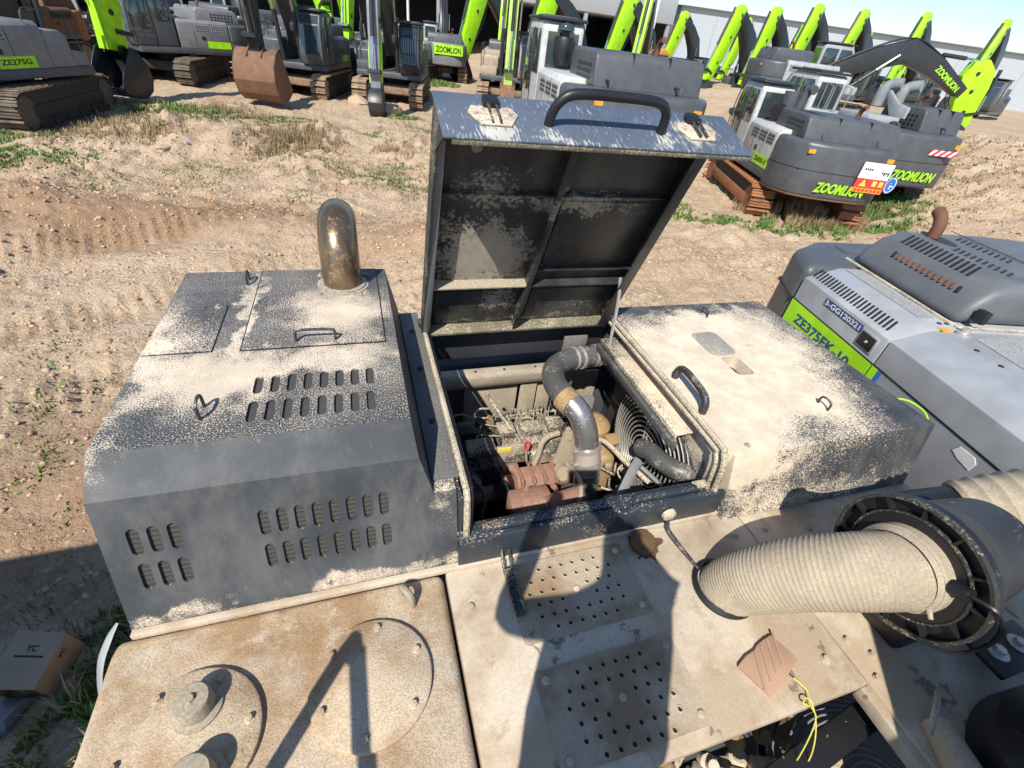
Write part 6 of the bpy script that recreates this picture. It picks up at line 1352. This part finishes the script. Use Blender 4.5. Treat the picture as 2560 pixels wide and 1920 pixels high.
def weed_object(name, specs, mat, lab):
    VV, FF, off = [], [], 0
    for sp in specs:
        v_, f_ = blades(*sp); VV.append(v_); FF.append(f_ + off); off += len(v_)
    o = link(name, np_mesh(name, np.concatenate(VV), np.concatenate(FF), mat)); o['kind'] = 'stuff'; tag(o, lab, name.replace('_', ' '))
def leafmat(name, a, b):
    t = T(name); t.pin('Base Color', t.mix(t.mr(t.noise(2.2, 4, .7), .3, .7), a, b)); t.pin('Roughness', .7); t.pin('Subsurface Weight', 0.0); return t.m
GR = leafmat('green_weed', (.07, .145, .025), (.16, .23, .055)); DR = leafmat('dry_weed', (.23, .155, .075), (.38, .29, .16)); OL = leafmat('olive_weed', (.10, .12, .035), (.24, .21, .09))
green = [(-7.6, 13.2, 1.1, 2600, .13, .012, .8, .9), (-6.2, 13.0, .7, 700, .10, .012, .8), (-8.6, 14.6, .9, 1200, .14, .014, .8), (-3.3, 13.0, .7, 420, .07, .010, .9), (-1.9, 14.0, .6, 250, .07, .010, .9), (-4.9, 11.6, .5, 240, .06, .01, .9), (-1.2, 10.9, .35, 120, .07, .01, .9), (.6, 12.9, .8, 500, .10, .012, .9), (1.3, 14.2, .5, 240, .1, .012, .9),
    (-3.0, 4.6, .3, 90, .07, .009, .9), (-2.9, 3.7, .25, 80, .07, .009, .9), (-3.5, 5.6, .3, 60, .05, .009, .9), (-2.3, 3.0, .25, 40, .05, .009, .9), (-1.75, 1.95, .22, 260, .12, .010, .8), (-1.8, 1.45, .25, 300, .14, .01, .8), (9.4, 10.0, .6, 900, .15, .014, .8), (10.6, 9.6, .5, 800, .16, .014, .8), (12.0, 9.4, .6, 700, .18, .015, .8), (14.4, 10.2, .9, 1700, .22, .018, .8), (16.0, 11.2, 1.2, 1300, .2, .018, .8), (8.4, 10.8, .5, 450, .14, .014, .8),
    (-4.6, 19.6, 1.1, 900, .18, .016, .8), (-6.3, 20.6, 1.0, 800, .2, .016, .8), (-2.2, 20.2, .7, 400, .15, .014, .8), (5.8, 36, 1.2, 700, .3, .03, .8), (2.2, 22.0, .6, 350, .18, .016, .8), (.9, 18.0, .5, 200, .12, .014, .8)]
dry = [(-1.5, 16.2, 1.1, 1500, .35, .008, .7, .8), (-2.1, 15.0, .7, 700, .26, .008, .8), (-5.2, 15.6, .8, 900, .22, .008, .9), (-6.6, 17.0, 1.0, 1200, .22, .008, .9), (-4.0, 20.5, 1.2, 900, .25, .009, .9), (.3, 13.6, 1.0, 700, .16, .007, 1.0), (1.4, 15.8, .7, 600, .22, .008, 1.0), (-7.5, 19.8, 1.2, 1000, .25, .009, .9), (12.3, 10.4, .9, 3800, .62, .010, .55, .8), (13.3, 10.3, .8, 3000, .6, .010, .55, .7), (11.4, 10.9, .7, 1400, .4, .010, .6), (-3.0, 12.2, .9, 300, .12, .007, 1.0), (-2.0, 1.6, .8, 500, .2, .006, 1.0), (-2.2, 2.6, .6, 120, .12, .005, 1.2), (5.5, 9.0, 1.2, 260, .1, .006, 1.0), (3.2, 12.0, 1.4, 350, .12, .007, 1.0), (19, 12, 2.5, 700, .14, .012, 1.0), (22, 13, 3, 700, .16, .014, 1.0)]
olive = [(-3.2, 19.0, 1.3, 900, .12, .010, 1.0), (-5.4, 18.5, 1.2, 1000, .16, .010, 1.0), (-.9, 13.3, 1.0, 600, .1, .009, 1.0), (1.2, 12.6, .9, 700, .12, .010, .9), (-1.4, 17.6, 1.2, 600, .12, .010, 1.0), (-7.2, 15.2, .8, 600, .12, .01, 1.0), (15.4, 10.4, 1.2, 1200, .2, .012, .9), (18, 11.8, 2.0, 900, .14, .014, 1.0), (2.8, 19.5, 1.5, 500, .14, .012, 1.0)]
weed_object('green_weeds', green, GR, 'patches of short green weeds sprouting in the dirt')
weed_object('dry_grass', dry, DR, 'tufts of dry brown grass around the tracks')
weed_object('olive_weeds', olive, OL, 'straggly olive ground cover in the turned earth')
# scraps of litter
for (x, y, col, lab) in ((-2.05, 3.2, 'blue', 'small teal plastic scrap beside the dark hood'), (-4.0, 14.6, 'blue', 'blue bottle cap on the dirt beyond the ridge'), (1.55, 9.9, 'blue', 'tiny blue scrap left of the lid')):
    o = MB().add([(0, 0, 0), (.07, .01, .015), (.09, .05, .0), (.03, .07, .02), (0, 0, -.01), (.07, .01, .005), (.09, .05, -.01), (.03, .07, .01)], [(0, 1, 2, 3), (7, 6, 5, 4), (0, 4, 5, 1), (1, 5, 6, 2), (2, 6, 7, 3), (3, 7, 4, 0)]).build('litter_scrap', col)
    o.location = (x, y, gz(x, y) + .02); tag(o, lab, 'litter')
